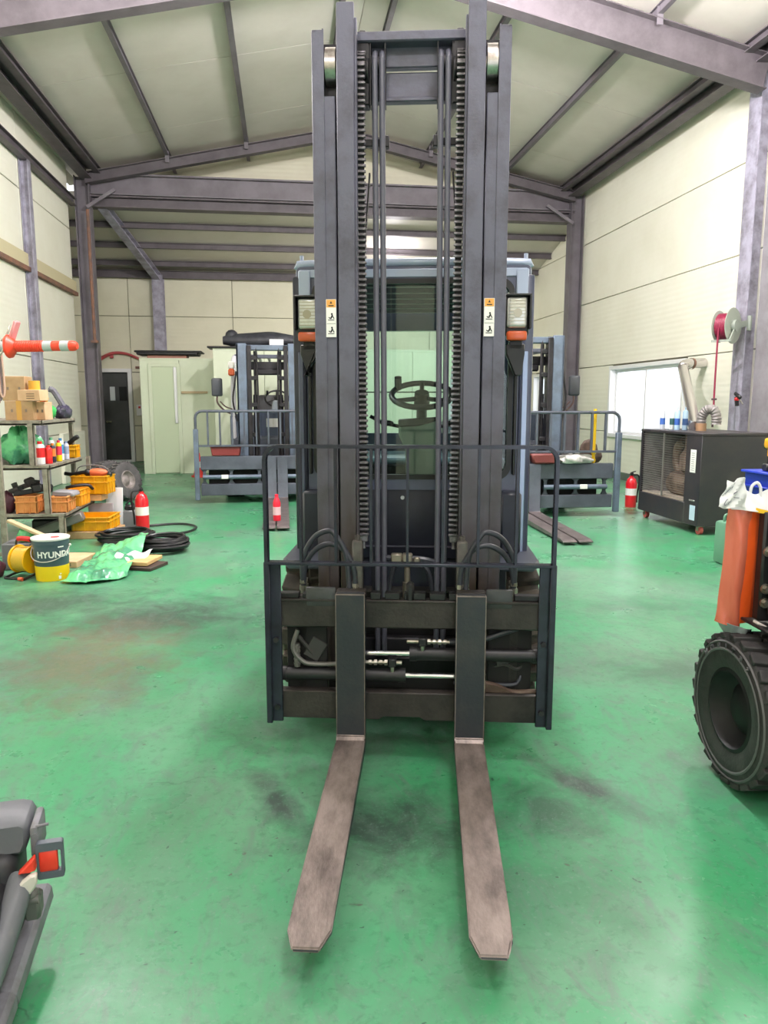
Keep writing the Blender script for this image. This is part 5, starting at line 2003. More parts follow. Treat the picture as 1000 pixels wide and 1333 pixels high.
q.bx(0.14, 1.0, -2.1, 0.25, 0.20, 0.60, 0, 0.02)
q.bx(-0.012, 0.9, 0.0, 0.05, 0.66, 1.085, 0, 0.008)
q.bx(0.01, 0.9, -1.9, 0.0, 0.68, 1.06, 0, 0.02)
q.bx(0.14, 0.9, -0.3, 0.2, 0.55, 0.70, 0, 0.01)
q.build('chassis', black, OM)
q = MB()
q.box((0.05, -0.02, 0.640), (0.20, 0.46, 0.012), (0, R(10), 0), 0, 0.004)
q.build('mudguard', black, OM)
q = MB()
q.box((0.015, -0.03, 0.640), (0.12, 0.04, 0.012), (0, R(28), 0), 0, 0.003)
q.build('pale_edge_strip', mat('pale_strip', (214, 208, 200), 0.5), OM)
for z in (0.79, 0.735, 0.935):
    q = MB()
    q.cyl((0.008, 0.0, z), (0.008, -0.022, z), 0.014, None, 6)
    q.cyl((0.008, 0.0, z), (0.008, -0.008, z), 0.020, None, 14)
    q.build('bolt', zinc, OM)
# wrapped panel: leans, tapers, film wrinkles at its ends
def om_panel(th, x0, x1, y, z0, z1, lean, q, m=0, wav=0.0, nx=10, nz=24):
    def fn(i, j):
        z = z0 + (z1 - z0) * j
        x = x0 + (x1 - x0) * i + lean * (z - z0)
        bulge = 0.035 * math.sin(PI * i) + wav * math.sin(9 * i + 14 * j) * (abs(j - 0.5) * 2) ** 2
        return (x, y - bulge - (0.012 * math.sin(PI * j)), z)
    q.sheet(nx, nz, fn, th, m)
q = MB()
om_panel(0.03, -0.128, 0.025, 0.095, 0.635, 1.10, 0.04, q)
q.build('side_panel', orange_wrap, OM)
q = MB()
om_panel(0.003, -0.140, -0.036, 0.085, 0.640, 1.102, 0.05, q, 0, 0.009, 20, 40)
for v in q.bm.verts:
    v.co.z -= 0.30 * (v.co.x + 0.14) * max(0.0, 1 - (v.co.z - 0.60) / 0.4)
fw_ = q.build('wrapping_film', film_orange, OM)
q = MB()
def tail(i, j):
    x = -0.135 + 0.145 * i * (1 - 0.35 * j) + 0.060 * j
    return (x, 0.075 + 0.02 * j - 0.03 * math.sin(PI * i) + 0.006 * math.sin(14 * i + 5 * j), 0.650 - 0.045 * i - 0.085 * j)
q.sheet(14, 8, tail, 0.003)
q.build('film_tail', film_clear, OM)
q = MB()
q.sphere((0.55, -0.1, 1.08), (0.36, 0.3, 0.12), 18)
q.build('hood', mat('hood_grey', (134, 134, 138), 0.4), OM)
q = MB()
q.tube([(0.22, 0.14, 1.10), (0.3, 0.12, 1.20), (0.5, 0.08, 1.24)], 0.02, 8, 4)
q.build('grab_rail', redp, OM)
wheel(OM, (0.95, 0, 0.315), 0.315, 0.22, 0.165, 18, me=tm)
wheel(OM, (0.0, -1.65, 0.315), 0.315, 0.22, 0.165, 18, me=tm)
wheel(OM, (0.95, -1.65, 0.315), 0.315, 0.22, 0.165, 18, me=tm)
# white plastic bag on the panel
PB = root('plastic_bag', 'white printed plastic bag draped over the top of the wrapped orange panel', 'plastic bag', (1.81, 2.54, 0), -5)
q = MB()
def bagf(i, j):
    x = -0.118 + 0.175 * i
    z = 1.092 + 0.072 * j + 0.012 * math.sin(8 * i) * j - 0.012 * i
    return (x, 0.055 - 0.03 * math.sin(PI * i) + 0.05 * j + 0.006 * math.sin(12 * i + 6 * j), z)
q.sheet(18, 8, bagf, 0.003)
bag = q.build('bag_sheet', whitefilm, PB)
q = MB()
def bagl(i, j):
    # flap that sticks out to the left, pointed top
    px, pz = [(0.055, 1.085), (-0.075, 1.07)][0], 0
    x = -0.075 - (0.10 - 0.045 * j) * i - 0.01 * j
    z = 1.10 + 0.115 * j * (1 - 0.15 * i) - 0.0 * i + 0.006 * math.sin(7 * i)
    return (x, 0.03 + 0.02 * i + 0.008 * math.sin(11 * i + 9 * j), z)
q.sheet(12, 10, bagl, 0.003)
fl = q.build('bag_flap', whitefilm, PB)
q = MB()
def on(i, j):
    p = Vector(bagl(i, j))
    return p + Vector((0, -0.0045, 0))
for a in ([(0.25, 0.75), (0.5, 0.95), (0.65, 0.7), (0.25, 0.75)], [(0.35, 0.5), (0.6, 0.55), (0.45, 0.6)], [(0.62, 0.18), (0.85, 0.12), (0.8, 0.35), (0.6, 0.3), (0.7, 0.2)],
          [(0.3, 0.3), (0.5, 0.38)], [(0.9, 0.5), (0.75, 0.8)]):
    q.tube([on(*p) for p in a], 0.0012, 4, 3)
q.build('bag_print', mat('bag_print_ink', (96, 92, 120), 0.6), fl)
q = MB()
q.tube([(-0.035, 0.08, 1.14), (-0.03, 0.08, 1.175), (-0.01, 0.08, 1.19), (0.005, 0.08, 1.17), (0.008, 0.08, 1.13)], 0.006, 8, 5)
q.build('bag_handle', whitefilm, PB)
q = MB()
q.sheet(8, 3, lambda i, j: (-0.035 + 0.075 * i, 0.018 + 0.012 * abs(i - 0.5) * 2, 1.082 + 0.018 * j * (1 - 0.5 * i) - 0.010 * i), 0.002)
q.build('yellow_patch', mat('yellow_patch', (250, 200, 40), 0.4), PB)

# ------------------------------------------------------------------ stepped steel shelf on the left and what is on it
SH = root('shelf_unit', 'stepped steel angle shelf unit with four crowded boards against the left wall', 'shelf', (0, 0, 0))
SHELVES = [(-2.41, 1.31, 7.90, 9.10), (-2.36, 0.86, 7.90, 9.10), (-2.24, 0.36, 7.90, 9.10)]
for ur, z, v0, v1 in SHELVES:
    q = MB()
    q.bx(-3.88, ur, v0, v1, z - 0.045, z - 0.03)
    q.bx(-3.88, ur, v0, v0 + 0.012, z - 0.05, z, 0, 0.002)
    q.bx(-3.88, ur, v1 - 0.012, v1, z - 0.05, z, 0, 0.002)
    q.bx(ur - 0.012, ur, v0, v1, z - 0.05, z, 0, 0.002)
    q.build('shelf_rim', shelf_m, SH)
    q = MB()
    q.bx(-3.86, ur - 0.014, v0 + 0.014, v1 - 0.014, z - 0.030, z - 0.004)
    q.build('shelf_board', shelf_board, SH)


def angle_post(x, y, z0, z1, sx, sy):
    q = MB()
    q.bx(x, x + sx * 0.055, y, y + sy * 0.006, z0, z1)
    q.bx(x, x + sx * 0.006, y, y + sy * 0.055, z0, z1)
    return q.build('post', shelf_m, SH)


angle_post(-2.50, 7.895, 0.86, 1.28, -1, 1)
angle_post(-2.385, 7.895, 0.36, 0.82, -1, 1)
angle_post(-2.255, 7.895, 0.0, 0.33, -1, 1)
angle_post(-2.43, 9.10, 0.0, 1.28, -1, -1)
angle_post(-2.26, 9.105, 0.0, 0.86, -1, -1)
angle_post(-3.85, 7.895, 0.0, 1.31, 1, 1)
angle_post(-3.85, 9.105, 0.0, 1.31, 1, -1)


def at(o, loc, rz=0.0):
    o.location = loc
    o.rotation_euler = (0, 0, R(rz))
    return o


def carton(loc, sx, sy, sz, label, m, rz=0, tape=True, pr=None):
    q = MB()
    q.box((0, 0, sz / 2), (sx, sy, sz), None, 0, 0.004)
    o = at(tag(q.build('cardboard_box', m), label, 'box'), loc, rz)
    if tape:
        q = MB()
        q.box((0, -sy / 2, sz / 2), (0.05, 0.003, sz * 0.98))
        q.box((0, 0, sz), (0.05, sy, 0.003))
        q.build('tape_strip', tape_m, o)
    if pr:
        q = MB()
        for k in range(pr):
            q.box((0.02, -sy / 2, sz * 0.62 - 0.022 * k), (sx * 0.36, 0.002, 0.008))
        q.build('box_print', mat('box_print_brown', (120, 96, 76), 0.7), o)
    else:
        q = MB()
        for s in (-1, 1):
            q.box((s * sx * 0.25, -sy / 2, sz * 0.5), (0.02, 0.002, 0.03))
        q.build('box_mark', mat('box_mark_grey', (136, 120, 104), 0.7), o)
    return o


carton((-2.655, 8.12, 1.31), 0.27, 0.24, 0.195, 'brown cardboard box with brown tape on the top shelf, lowest of the stack', cardboard)
carton((-2.70, 8.14, 1.507), 0.22, 0.26, 0.245, 'plain brown cardboard box with open top, standing on the taped box', cardboard, 2, False)
carton((-2.53, 8.06, 1.507), 0.24, 0.16, 0.11, 'low peach carton with printed lines laid across the taped box', cardboard2, -14, False, 3)
q = MB()
q.lathe([(0.032, 0), (0.055, 0), (0.055, 0.09), (0.032, 0.09)], (0, 0, 0), (0, 0, 1), 22, 0, True)
at(tag(q.build('tape_roll', mat('tape_roll_yellow', (226, 170, 62), 0.4)), 'yellow roll of tape on the peach printed carton', 'tape'), (-2.51, 8.06, 1.618))
carton((-2.475, 8.20, 1.31), 0.10, 0.18, 0.185, 'narrow pale carton standing beside the taped box', cardboard2, -8, False)


def sack(name, loc, rx, ry, rz_, m, label, cat, seed=1, rot=0, amp=1.0):
    q = MB()
    rnd = random.Random(seed)
    ph = [rnd.uniform(0, 6.28) for _ in range(6)]
    def fn(i, j):
        a, b = 2 * PI * i, PI * (j - 0.5)
        k = 1 + amp * (0.12 * math.sin(3 * a + ph[0]) * math.cos(b) + 0.09 * math.sin(5 * a + 4 * b + ph[1]) + 0.06 * math.sin(9 * a - 3 * b + ph[2]))
        x, y, z = rx * math.cos(a) * math.cos(b) * k, ry * math.sin(a) * math.cos(b) * k, rz_ * math.sin(b) * k
        return (x, y, max(z, -rz_ * 0.8) + rz_ * 0.8)
    q.sheet(26, 14, fn)
    bmesh.ops.remove_doubles(q.bm, verts=q.bm.verts, dist=0.0004)
    return at(tag(q.build(name, m, None, 55), label, cat), loc, rot)


sack('rag_bundle', (3.75, 9.20, 0.702), 0.22, 0.08, 0.065, mat('white_rag', (206, 204, 200), 0.8, 0, (176, 174, 172), 10, bump=0.6, bscale=25), 'crumpled white rags lying on the right rear forklift carriage', 'rags', 21, 0, 1.6)
sack('green_bag', (-2.60, 8.65, 1.31), 0.10, 0.12, 0.10, greenbag, 'crumpled dark green bag on the top shelf behind the cartons', 'bag', 2)
sack('black_bag', (-2.47, 8.90, 1.31), 0.085, 0.13, 0.085, mat('black_purple_bag', (48, 42, 70), 0.4, 0, (84, 82, 96), 8, bump=0.4, bscale=16), 'dark purple bag drooping at the back corner of the top shelf', 'bag', 5)
sack('yellow_rag', (-2.60, 8.60, 1.483), 0.05, 0.06, 0.05, mat('yellow_rag', (226, 178, 50), 0.7, 0, (206, 70, 50), 9), 'yellow and red rag lying on the green bag', 'rag', 8)
q = MB()
q.tube([(-0.06, 0.0, 0.24), (-0.02, 0.02, 0.22), (0.03, 0.03, 0.13), (0.08, 0.04, 0.03)], 0.033, 8, 4)
at(tag(q.build('work_glove', mat('grey_cloth', (108, 106, 116), 0.8, bump=0.4, bscale=20)), 'long grey glove lying over the dark purple bag', 'glove'), (-2.54, 8.84, 1.40))
# bundle of cables on a hook at the left edge, shelf head frame for the orange post
RK = root('cable_rack', 'upright post rack at the left edge carrying the traffic post and cables', 'rack', (0, 0, 0))
q = MB()
for x in (-2.76, -3.6):
    q.bx(x - 0.03, x + 0.02, 7.65, 7.69, 0, 2.0)
    q.bx(x - 0.03, x + 0.02, 7.55, 7.80, 0, 0.03)
q.build('post', shelf_m, RK)
q = MB()
q.bx(-3.65, -2.72, 7.63, 7.70, 1.94, 1.99)
q.bx(-2.78, -2.72, 7.25, 7.70, 1.925, 1.95)
q.build('arm', shelf_m, RK)
q = MB()
q.tube([(-2.72, 7.6, 1.90), (-2.68, 7.62, 2.02), (-2.60, 7.63, 2.12), (-2.57, 7.66, 2.22)], 0.010, 8, 5)
q.build('hook', zinc, RK)
random.seed(11)
CB = root('cable_bundle', 'bundle of pinkish cables hanging down at the left edge above the shelf', 'cables', (-2.74, 7.61, 0))
for k in range(9):
    q = MB()
    x0 = -0.10 + 0.02 * k
    w = random.uniform(-0.03, 0.03)
    q.tube([(x0, 0, 1.98), (x0 + w, -0.03, 1.8), (x0 + w * 0.4, -0.02, 1.62), (x0 + 0.02, -0.01, 1.48 + 0.03 * (k % 3)), (x0 + 0.04, 0.0, 1.62), (x0 + 0.03, 0.01, 1.95)], 0.009, 6, 5)
    q.build('cable', mat('cable_%d' % (k % 3), ((176, 130, 122), (128, 112, 112), (204, 168, 150))[k % 3], 0.5), CB)
# red and silver traffic post laid across the rack
TP = root('traffic_post', 'orange red traffic post with silver bands lying level above the shelf', 'traffic post', (-1.875, 7.33, 2.01), 0)
TP.rotation_euler = (0, R(-0.5), R(-8))
prof = [(0, 0)]
q = MB()
x = 0.0
q.lathe([(0, 0.0), (0.030, -0.004), (0.044, -0.025), (0.047, -0.05), (0.047, -0.062)] , (0, 0, 0), (1, 0, 0), 20)
q.cyl((-1.75, 0, 0), (-0.05, 0, 0), 0.046, None, 20)
for k in range(12):
    q.lathe([(0.046, -0.008), (0.052, -0.004), (0.052, 0.004), (0.046, 0.008)], (-0.33 - 0.021 * k, 0, 0), (1, 0, 0), 20)
for k in range(6):
    q.lathe([(0.046, -0.008), (0.050, -0.004), (0.050, 0.004), (0.046, 0.008)], (-0.80 - 0.022 * k, 0, 0), (1, 0, 0), 20)
q.build('post_tube', orange_tube, TP)
for a, b_ in ((-0.155, -0.075), (-0.315, -0.235), (-0.755, -0.655)):
    q = MB()
    q.cyl((a, 0, 0), (b_, 0, 0), 0.0485, None, 20)
    q.build('reflective_band', silver_band, TP)
q = MB()
q.lathe([(0.05, 0.04), (0.07, 0.02), (0.105, -0.01), (0.108, -0.03), (0.05, -0.03)], (-0.615, 0, 0), (1, 0, 0), 24)
q.build('base_flange', orange_tube, TP)
q = MB()
q.box((-0.595, 0.02, 0.13), (0.03, 0.10, 0.22), (0, R(22), 0), 0, 0.01)
q.build('base_tongue', mat('pale_red_plate', (206, 140, 140), 0.4), TP)
q = MB()
q.tube([(-0.66, -0.05, 0.0), (-0.68, -0.06, -0.06), (-0.74, -0.05, -0.11), (-0.82, -0.02, -0.12), (-0.85, 0.02, -0.09)], 0.008, 6, 5)
q.build('wire_tie', zinc, TP)

# second shelf
sack('green_bag', (-2.72, 8.15, 0.86), 0.17, 0.16, 0.20, greenfilm, 'big bright green plastic bag on the second shelf at the left edge', 'bag', 4, 0, 1.7)
SPR = [(-2.485, 8.02, 0.045, 0.235, (236, 236, 236), (228, 40, 44), 'white and red bottle at the corner of the second shelf, largest of its row'),
       (-2.435, 8.12, 0.038, 0.19, (228, 40, 44), (230, 60, 50), 'all red can close behind the white and red bottle'),
       (-2.445, 8.30, 0.030, 0.20, (44, 44, 62), (238, 130, 60), 'dark blue can with orange band in the second shelf row'),
       (-2.415, 8.42, 0.030, 0.225, (246, 210, 20), (238, 60, 90), 'yellow can with pink spot in the second shelf row'),
       (-2.44, 8.58, 0.033, 0.24, (238, 238, 240), (70, 140, 190), 'white can with blue band in the second shelf row'),
       (-2.415, 8.70, 0.028, 0.20, (204, 206, 222), (150, 160, 190), 'pale lilac can at the back end of the second shelf row'),
       (-2.53, 8.55, 0.035, 0.25, (244, 244, 246), (120, 196, 150), 'white can with green cap behind the yellow can')]
for k, (x, y, r, h, c1, c2, lab) in enumerate(SPR):
    q = MB()
    q.lathe([(0, 0), (r * 0.97, 0), (r, 0.006), (r, h * 0.80), (r * 0.75, h * 0.87), (r * 0.5, h * 0.88), (r * 0.5, h * 0.99), (0, h)], (0, 0, 0), (0, 0, 1), 18)
    o = at(tag(q.build('spray_can', mat('shelfcan_%d' % k, c1, 0.3)), lab, 'spray can', 'cans on the second shelf'), (x, y, 0.86))
    q = MB()
    q.lathe([(r * 1.01, h * 0.30), (r * 1.01, h * 0.72)], (0, 0, 0), (0, 0, 1), 18)
    q.lathe([(r * 0.52, h * 0.885), (r * 0.52, h * 1.0), (0, h * 1.005)], (0, 0, 0), (0, 0, 1), 14)
    q.build('can_band', mat('shelfband_%d' % k, c2, 0.35), o)


def crate(loc, sx, sy, sz, label, m, rz=0, group=None, slots=True):
    T = root('crate', label, 'crate', loc, rz, group)
    q = MB()
    t = 0.008
    f = 0.012
    q.bx(-sx / 2, sx / 2, -sy / 2, sy / 2, 0, t)
    q.bx(-sx / 2, sx / 2, -sy / 2, -sy / 2 + t, 0, sz)
    q.bx(-sx / 2, sx / 2, sy / 2 - t, sy / 2, 0, sz)
    q.bx(-sx / 2, -sx / 2 + t, -sy / 2, sy / 2, 0, sz)
    q.bx(sx / 2 - t, sx / 2, -sy / 2, sy / 2, 0, sz)
    q.build('crate_body', m, T)
    q = MB()
    for z in (sz - 0.012, sz * 0.62):
        q.bx(-sx / 2 - f, sx / 2 + f, -sy / 2 - f, -sy / 2, z, z + 0.012, 0, 0.002)
        q.bx(-sx / 2 - f, sx / 2 + f, sy / 2, sy / 2 + f, z, z + 0.012, 0, 0.002)
        q.bx(-sx / 2 - f, -sx / 2, -sy / 2, sy / 2, z, z + 0.012, 0, 0.002)
        q.bx(sx / 2, sx / 2 + f, -sy / 2, sy / 2, z, z + 0.012, 0, 0.002)
    for a in (-0.45, -0.15, 0.15, 0.45):
        q.bx(sx * a - 0.005, sx * a + 0.005, -sy / 2 - f * 0.7, -sy / 2, 0, sz)
        q.bx(sx / 2, sx / 2 + f * 0.7, sy * a - 0.005, sy * a + 0.005, 0, sz)
        q.bx(-sx / 2 - f * 0.7, -sx / 2, sy * a - 0.005, sy * a + 0.005, 0, sz)
    q.build('crate_rib', m, T)
    return T


def tool(loc, label, kind, rz=0):
    T = root(kind, label, 'tool', loc, rz)
    return T


crate((-2.47, 8.98, 0.86), 0.20, 0.16, 0.145, 'small yellow crate at the back corner of the second shelf', yellow, 0)
q = MB()
q.tube([(-0.08, 0, 0.03), (0.0, 0.0, 0.05), (0.06, 0, 0.10)], 0.026, 8, 4)
q.box((0.08, 0, 0.11), (0.07, 0.05, 0.05), (0, R(-30), 0), 0, 0.01)
q.box((-0.05, 0.03, 0.0), (0.05, 0.04, 0.09), None, 0, 0.008)
at(tag(q.build('impact_driver', plastic), 'black power tool lying in the small yellow crate', 'tool'), (-2.46, 8.98, 0.975))
# third shelf
crate((-2.63, 8.06, 0.36), 0.20, 0.24, 0.18, 'left peach crate on the third shelf', peach, 0, 'peach crates on the third shelf')
crate((-2.32, 8.12, 0.36), 0.16, 0.30, 0.165, 'right peach crate on the third shelf behind the steel post', peach, 0, 'peach crates on the third shelf')
crate((-2.32, 8.60, 0.36), 0.20, 0.32, 0.18, 'yellow orange crate behind the right peach crate', mat('orange_yellow_crate', (244, 172, 40), 0.42), -4)
crate((-2.22, 9.00, 0.44), 0.40, 0.28, 0.21, 'deep yellow crate holding an orange grinder, top of the back corner', yellow, -6)
q = MB()
q.box((0, 0, 0), (0.30, 0.22, 0.075), None, 0, 0.006)
at(tag(q.build('wooden_block', wood), 'wooden block under the deep yellow crate', 'block'), (-2.24, 8.98, 0.3985), -6)
AGd = root('angle_grinder', 'orange angle grinder lying on the deep yellow crate', 'grinder', (-2.20, 8.98, 0.66), -6)
q = MB()
q.sphere((0.04, 0, 0.02), (0.12, 0.05, 0.05), 14)
q.build('motor_body', skin_orange, AGd)
q = MB()
q.tube([(-0.06, 0, 0.03), (-0.14, 0.0, 0.02), (-0.25, 0, 0.0), (-0.34, 0, 0.01)], 0.022, 8, 4)
q.sphere((-0.07, 0.0, 0.02), (0.05, 0.05, 0.045), 10)
q.sphere((0.18, 0, 0.0), (0.03, 0.04, 0.035), 10)
q.build('grip', plastic, AGd)
q = MB()
q.tube([(-0.22, 0.03, 0.0), (-0.18, 0.03, 0.08), (-0.05, 0.03, 0.105), (0.08, 0.03, 0.095), (0.16, 0.03, 0.05)], 0.007, 6, 5)
q.build('power_cable', mat('grey_cable', (122, 120, 118), 0.5), AGd)
q = MB()
q.prism([(-0.12, 0), (0.12, 0), (0.10, 0.05), (-0.10, 0.06)], 'y', -0.09, 0.10, 0, 0.012)
at(tag(q.build('grey_cover', grey_p), 'flat grey cover lying in the right peach crate', 'cover'), (-2.30, 8.16, 0.515), -8)
q = MB()
q.tube([(-0.10, 0, 0.0), (0.0, 0, 0.02), (0.12, 0.06, 0.02), (0.16, 0.10, -0.03)], 0.018, 8, 4)
at(tag(q.build('black_strap', plastic), 'black strap over the yellow orange crate', 'strap'), (-2.31, 8.58, 0.55))
random.seed(5)
for k, (x, y, z, a, L_) in enumerate(((-2.64, 8.02, 0.575, 14, 0.26), (-2.56, 8.19, 0.595, -20, 0.22), (-2.76, 8.22, 0.60, 32, 0.26))):
    q = MB()
    q.beam((-L_ / 2, 0, 0), (L_ / 2, 0, 0), 0.05, 0.05, (0, 0, 1), 0, 0.01)
    q.box((L_ / 2 - 0.03, 0, 0.02), (0.10, 0.08, 0.09), None, 0, 0.015)
    q.cyl((-0.05, 0, 0.03), (-0.05, 0, 0.07), 0.03, None, 10)
    o = tag(q.build('power_tool', plastic if k != 2 else mat('dull_tool_grey', (84, 82, 80), 0.5)),
            ('black power tool lying across the left peach crate', 'black hammer drill behind the left peach crate', 'dull grey tool leaning at the left edge of the third shelf')[k], 'tool')
    o.location = (x, y, z)
    o.rotation_euler = (0, R(-a * 0.6), R(a))
sack('dark_red_bag', (-2.86, 8.05, 0.36), 0.09, 0.10, 0.12, mat('maroon_bag', (84, 40, 54), 0.5), 'maroon bag on the third shelf at the left edge', 'bag', 9)
# lower level: on the floor under and beside the shelf
crate((-2.12, 8.62, 0.085), 0.40, 0.42, 0.15, 'low yellow crate on a cardboard sheet beside the hoses', yellow, -4)
q = MB()
q.box((0, 0, 0), (0.50, 0.50, 0.08), None, 0, 0.006)
at(tag(q.build('cardboard_sheet', cardboard), 'flat cardboard pack under the low yellow crate', 'cardboard'), (-2.12, 8.62, 0.041), -4)
q = MB()
q.box((0, 0, 0.16), (0.28, 0.02, 0.32), None, 0, 0.004)
o = at(tag(q.build('grey_sheet', mat('grey_sheet', (156, 152, 156), 0.6)), 'grey sheet leaning behind the low yellow crate', 'sheet'), (-2.14, 8.93, 0.004), 0)
o.rotation_euler = (R(-6), 0, 0)
q = MB()
q.beam((-0.32, 0, 0), (0.32, 0, 0), 0.16, 0.10, (0, 0, 1), 0, 0.012)
o = tag(q.build('steel_block', mat('dull_steel_block', (128, 124, 120), 0.5, 0.3)), 'long grey machine part leaning under the third shelf', 'machine part')
o.location = (-2.48, 8.30, 0.165)
o.rotation_euler = (0, R(-20), R(6))
q = MB()
q.box((0, 0, 0.10), (0.36, 0.3, 0.20), None, 0, 0.02)
at(tag(q.build('black_case', plastic), 'black case on the floor under the third shelf', 'case'), (-2.62, 8.72, 0))
q = MB()
q.box((0, 0, 0.24), (0.20, 0.012, 0.48), None, 0, 0.003)
o = tag(q.build('white_board', white_board), 'narrow white board leaning at the end of the shelf unit', 'board')
o.location = (-2.03, 9.11, 0.002)
o.rotation_euler = (R(-7), 0, R(-6))
q = MB()
q.box((0, 0, 0.10), (0.16, 0.16, 0.20), None, 0, 0.012)
o = at(tag(q.build('battery_box', mat('grey_box', (136, 138, 142), 0.5)), 'small grey box between the white board and the red extinguisher', 'box'), (-1.86, 9.20, 0))
q = MB()
q.box((0, 0, 0.23), (0.12, 0.10, 0.07), None, 0, 0.02)
q.tube([(-0.05, 0, 0.26), (0.0, 0, 0.31), (0.05, 0, 0.26)], 0.012, 6, 4)
q.build('box_top', plastic, o)


# tyres leaning by the wall
def lean_tyre(loc, rx, rz, Rr, W, rim, label):
    T = root('old_tyre', label, 'tyre', loc)
    t = link('tyre', tyre_mesh(Rr, W, 26, rubber_grey, rim, 0.018), T)
    rm = link('rim', rim_mesh(rim, W, mat('dusty_rim', (158, 150, 146), 0.55, 0.2, (120, 112, 108), 8)), T)
    T.rotation_euler = (0, R(rx), R(rz))
    return T


lean_tyre((-2.42, 11.62, 0.305), 14, 150, 0.29, 0.20, 0.145, 'grey dusty wheel leaning at the front beyond the shelf, rim in view')
lean_tyre((-2.70, 11.84, 0.31), 9, 144, 0.29, 0.20, 0.145, 'grey dusty wheel half hidden behind the front leaning wheel')

# coils of black hose
def coil(loc, r, n, label, seed, sy=0.85):
    rnd = random.Random(seed)
    T = root('hose_coil', label, 'hose', loc)
    for k in range(n):
        q = MB()
        rr = r * rnd.uniform(0.80, 1.04)
        cx, cy = rnd.uniform(-0.03, 0.03), rnd.uniform(-0.03, 0.03)
        z0 = 0.015 + 0.0085 * k
        ph = rnd.uniform(0, 6.28)
        tl = rnd.uniform(0.0, 0.018)
        q.tube([(cx + rr * math.cos(2 * PI * j / 22), cy + sy * rr * math.sin(2 * PI * j / 22), z0 + tl * (1 + math.sin(2 * PI * j / 22 + ph))) for j in range(22)], 0.014, 6, 2, True)
        q.build('hose_turn', hose_black, T)
    return T


coil((-1.24, 7.58, 0), 0.24, 14, 'black hose coil on the floor right of the green film, nearest of the hoses', 3)
coil((-1.70, 8.10, 0), 0.28, 13, 'black hose heap on the floor in front of the low yellow crate', 8, 0.7)
q = MB()
q.tube([(-0.25, 0.12, 0.03), (0.10, 0.42, 0.02), (0.38, 0.45, 0.02), (0.56, 0.22, 0.02), (0.52, -0.10, 0.02), (0.30, -0.30, 0.02), (0.05, -0.30, 0.02)], 0.014, 8, 8)
at(tag(q.build('loose_hose', hose_black), 'single black hose loop lying behind the near coil', 'hose'), (-1.62, 8.72, 0))
# the green film over boards
q = MB()
q.box((0, 0, 0), (0.30, 0.34, 0.035), None, 0, 0.004)
at(tag(q.build('plywood_offcut', wood), 'plywood offcut under the green film on the floor', 'board'), (-1.34, 6.92, 0.055), -14)
q = MB()
q.box((0, 0, 0), (0.34, 0.3, 0.03), None, 0, 0.004)
at(tag(q.build('dark_offcut', mat('dark_wood', (70, 56, 50), 0.6)), 'dark wood piece under the plywood offcut', 'board'), (-1.30, 6.86, 0.0165), -22)
carton((-1.98, 7.12, 0), 0.26, 0.40, 0.06, 'low peach carton between the bucket and the green film', cardboard2, -10, False)
q = MB()
rnd = random.Random(2)
def film(i, j):
    # from near left corner to far right corner
    xl = -1.88 + 0.07 * min(1.0, j * 8)
    x = (xl * (1 - i) - 1.36 * i) * (1 - j) + (xl * (1 - i) - 1.36 * i) * j
    y = (6.33 * (1 - i) + 6.42 * i - 0.55 * i * (1 - i)) * (1 - j) + (7.45 * (1 - i) + 7.55 * i) * j
    hgt = 0.02 + 0.11 * math.sin(PI * min(1, max(0, i * 0.85 + 0.10))) * (0.30 + 0.70 * j)
    z = hgt * 0.75 + 0.022 * abs(math.sin(7 * i + 4 * j)) + 0.018 * abs(math.sin(10 * j - 5 * i + 1)) + 0.012 * abs(math.sin(21 * i + 9 * j)) + 0.008 * abs(math.sin(25 * j + 14 * i))
    if i < 0.06 or j < 0.05:
        z = max(0.006, z * 0.35)
    up = max(0.0, min(1.0, (i - 0.55) / 0.3)) * max(0.0, min(1.0, (j - 0.6) / 0.25))
    return (x, y, max(z, 0.004) * (1 - 0.5 * up) + 0.16 * up)
q.sheet(44, 44, film, 0.002)
tag(q.build('plastic_film', greenfilm, None, 60), 'crumpled green plastic film spread on the floor beside the bucket', 'plastic film')
q = MB()
def wfilm(i, j):
    return (-1.60 + 0.30 * i + 0.05 * j, 6.72 + 0.28 * j + 0.12 * i, 0.105 - 0.085 * (1 - j) ** 2 * (0.7 + 0.3 * math.sin(9 * i)) + 0.014 * math.sin(13 * i + 8 * j))
q.sheet(24, 20, wfilm, 0.002)
tag(q.build('plastic_film', whitefilm, None, 60), 'white plastic scrap at the right edge of the green film', 'plastic film')

# bucket with lettering
BK = root('oil_bucket', 'dark slate and yellow oil bucket with white lettering, wire handle and pale lid', 'bucket', (-1.985, 6.52, 0), 0)
q = MB()
q.lathe([(0, 0.004), (0.128, 0.004), (0.131, 0.0), (0.133, 0.01), (0.1365, 0.128)], (0, 0, 0), (0, 0, 1), 40, 1)
q.lathe([(0.1365, 0.128), (0.1425, 0.255), (0.1455, 0.262), (0.1435, 0.27), (0.146, 0.305), (0.149, 0.312), (0.147, 0.32), (0.1505, 0.352)], (0, 0, 0), (0, 0, 1), 40, 0)
bod = q.build('bucket_body', [bucket_dark, bucket_yel], BK)
q = MB()
q.lathe([(0.1515, 0.345), (0.156, 0.35), (0.156, 0.362), (0.150, 0.366), (0.144, 0.360), (0, 0.360)], (0, 0, 0), (0, 0, 1), 40)
lid = q.build('lid', lid_white, BK)
q = MB()
q.cyl((0.04, -0.01, 0.360), (0.04, -0.01, 0.364), 0.035, None, 18)
q.build('spout_cap', mat('spout_red', (206, 88, 90), 0.4), lid)
q = MB()
hp = []
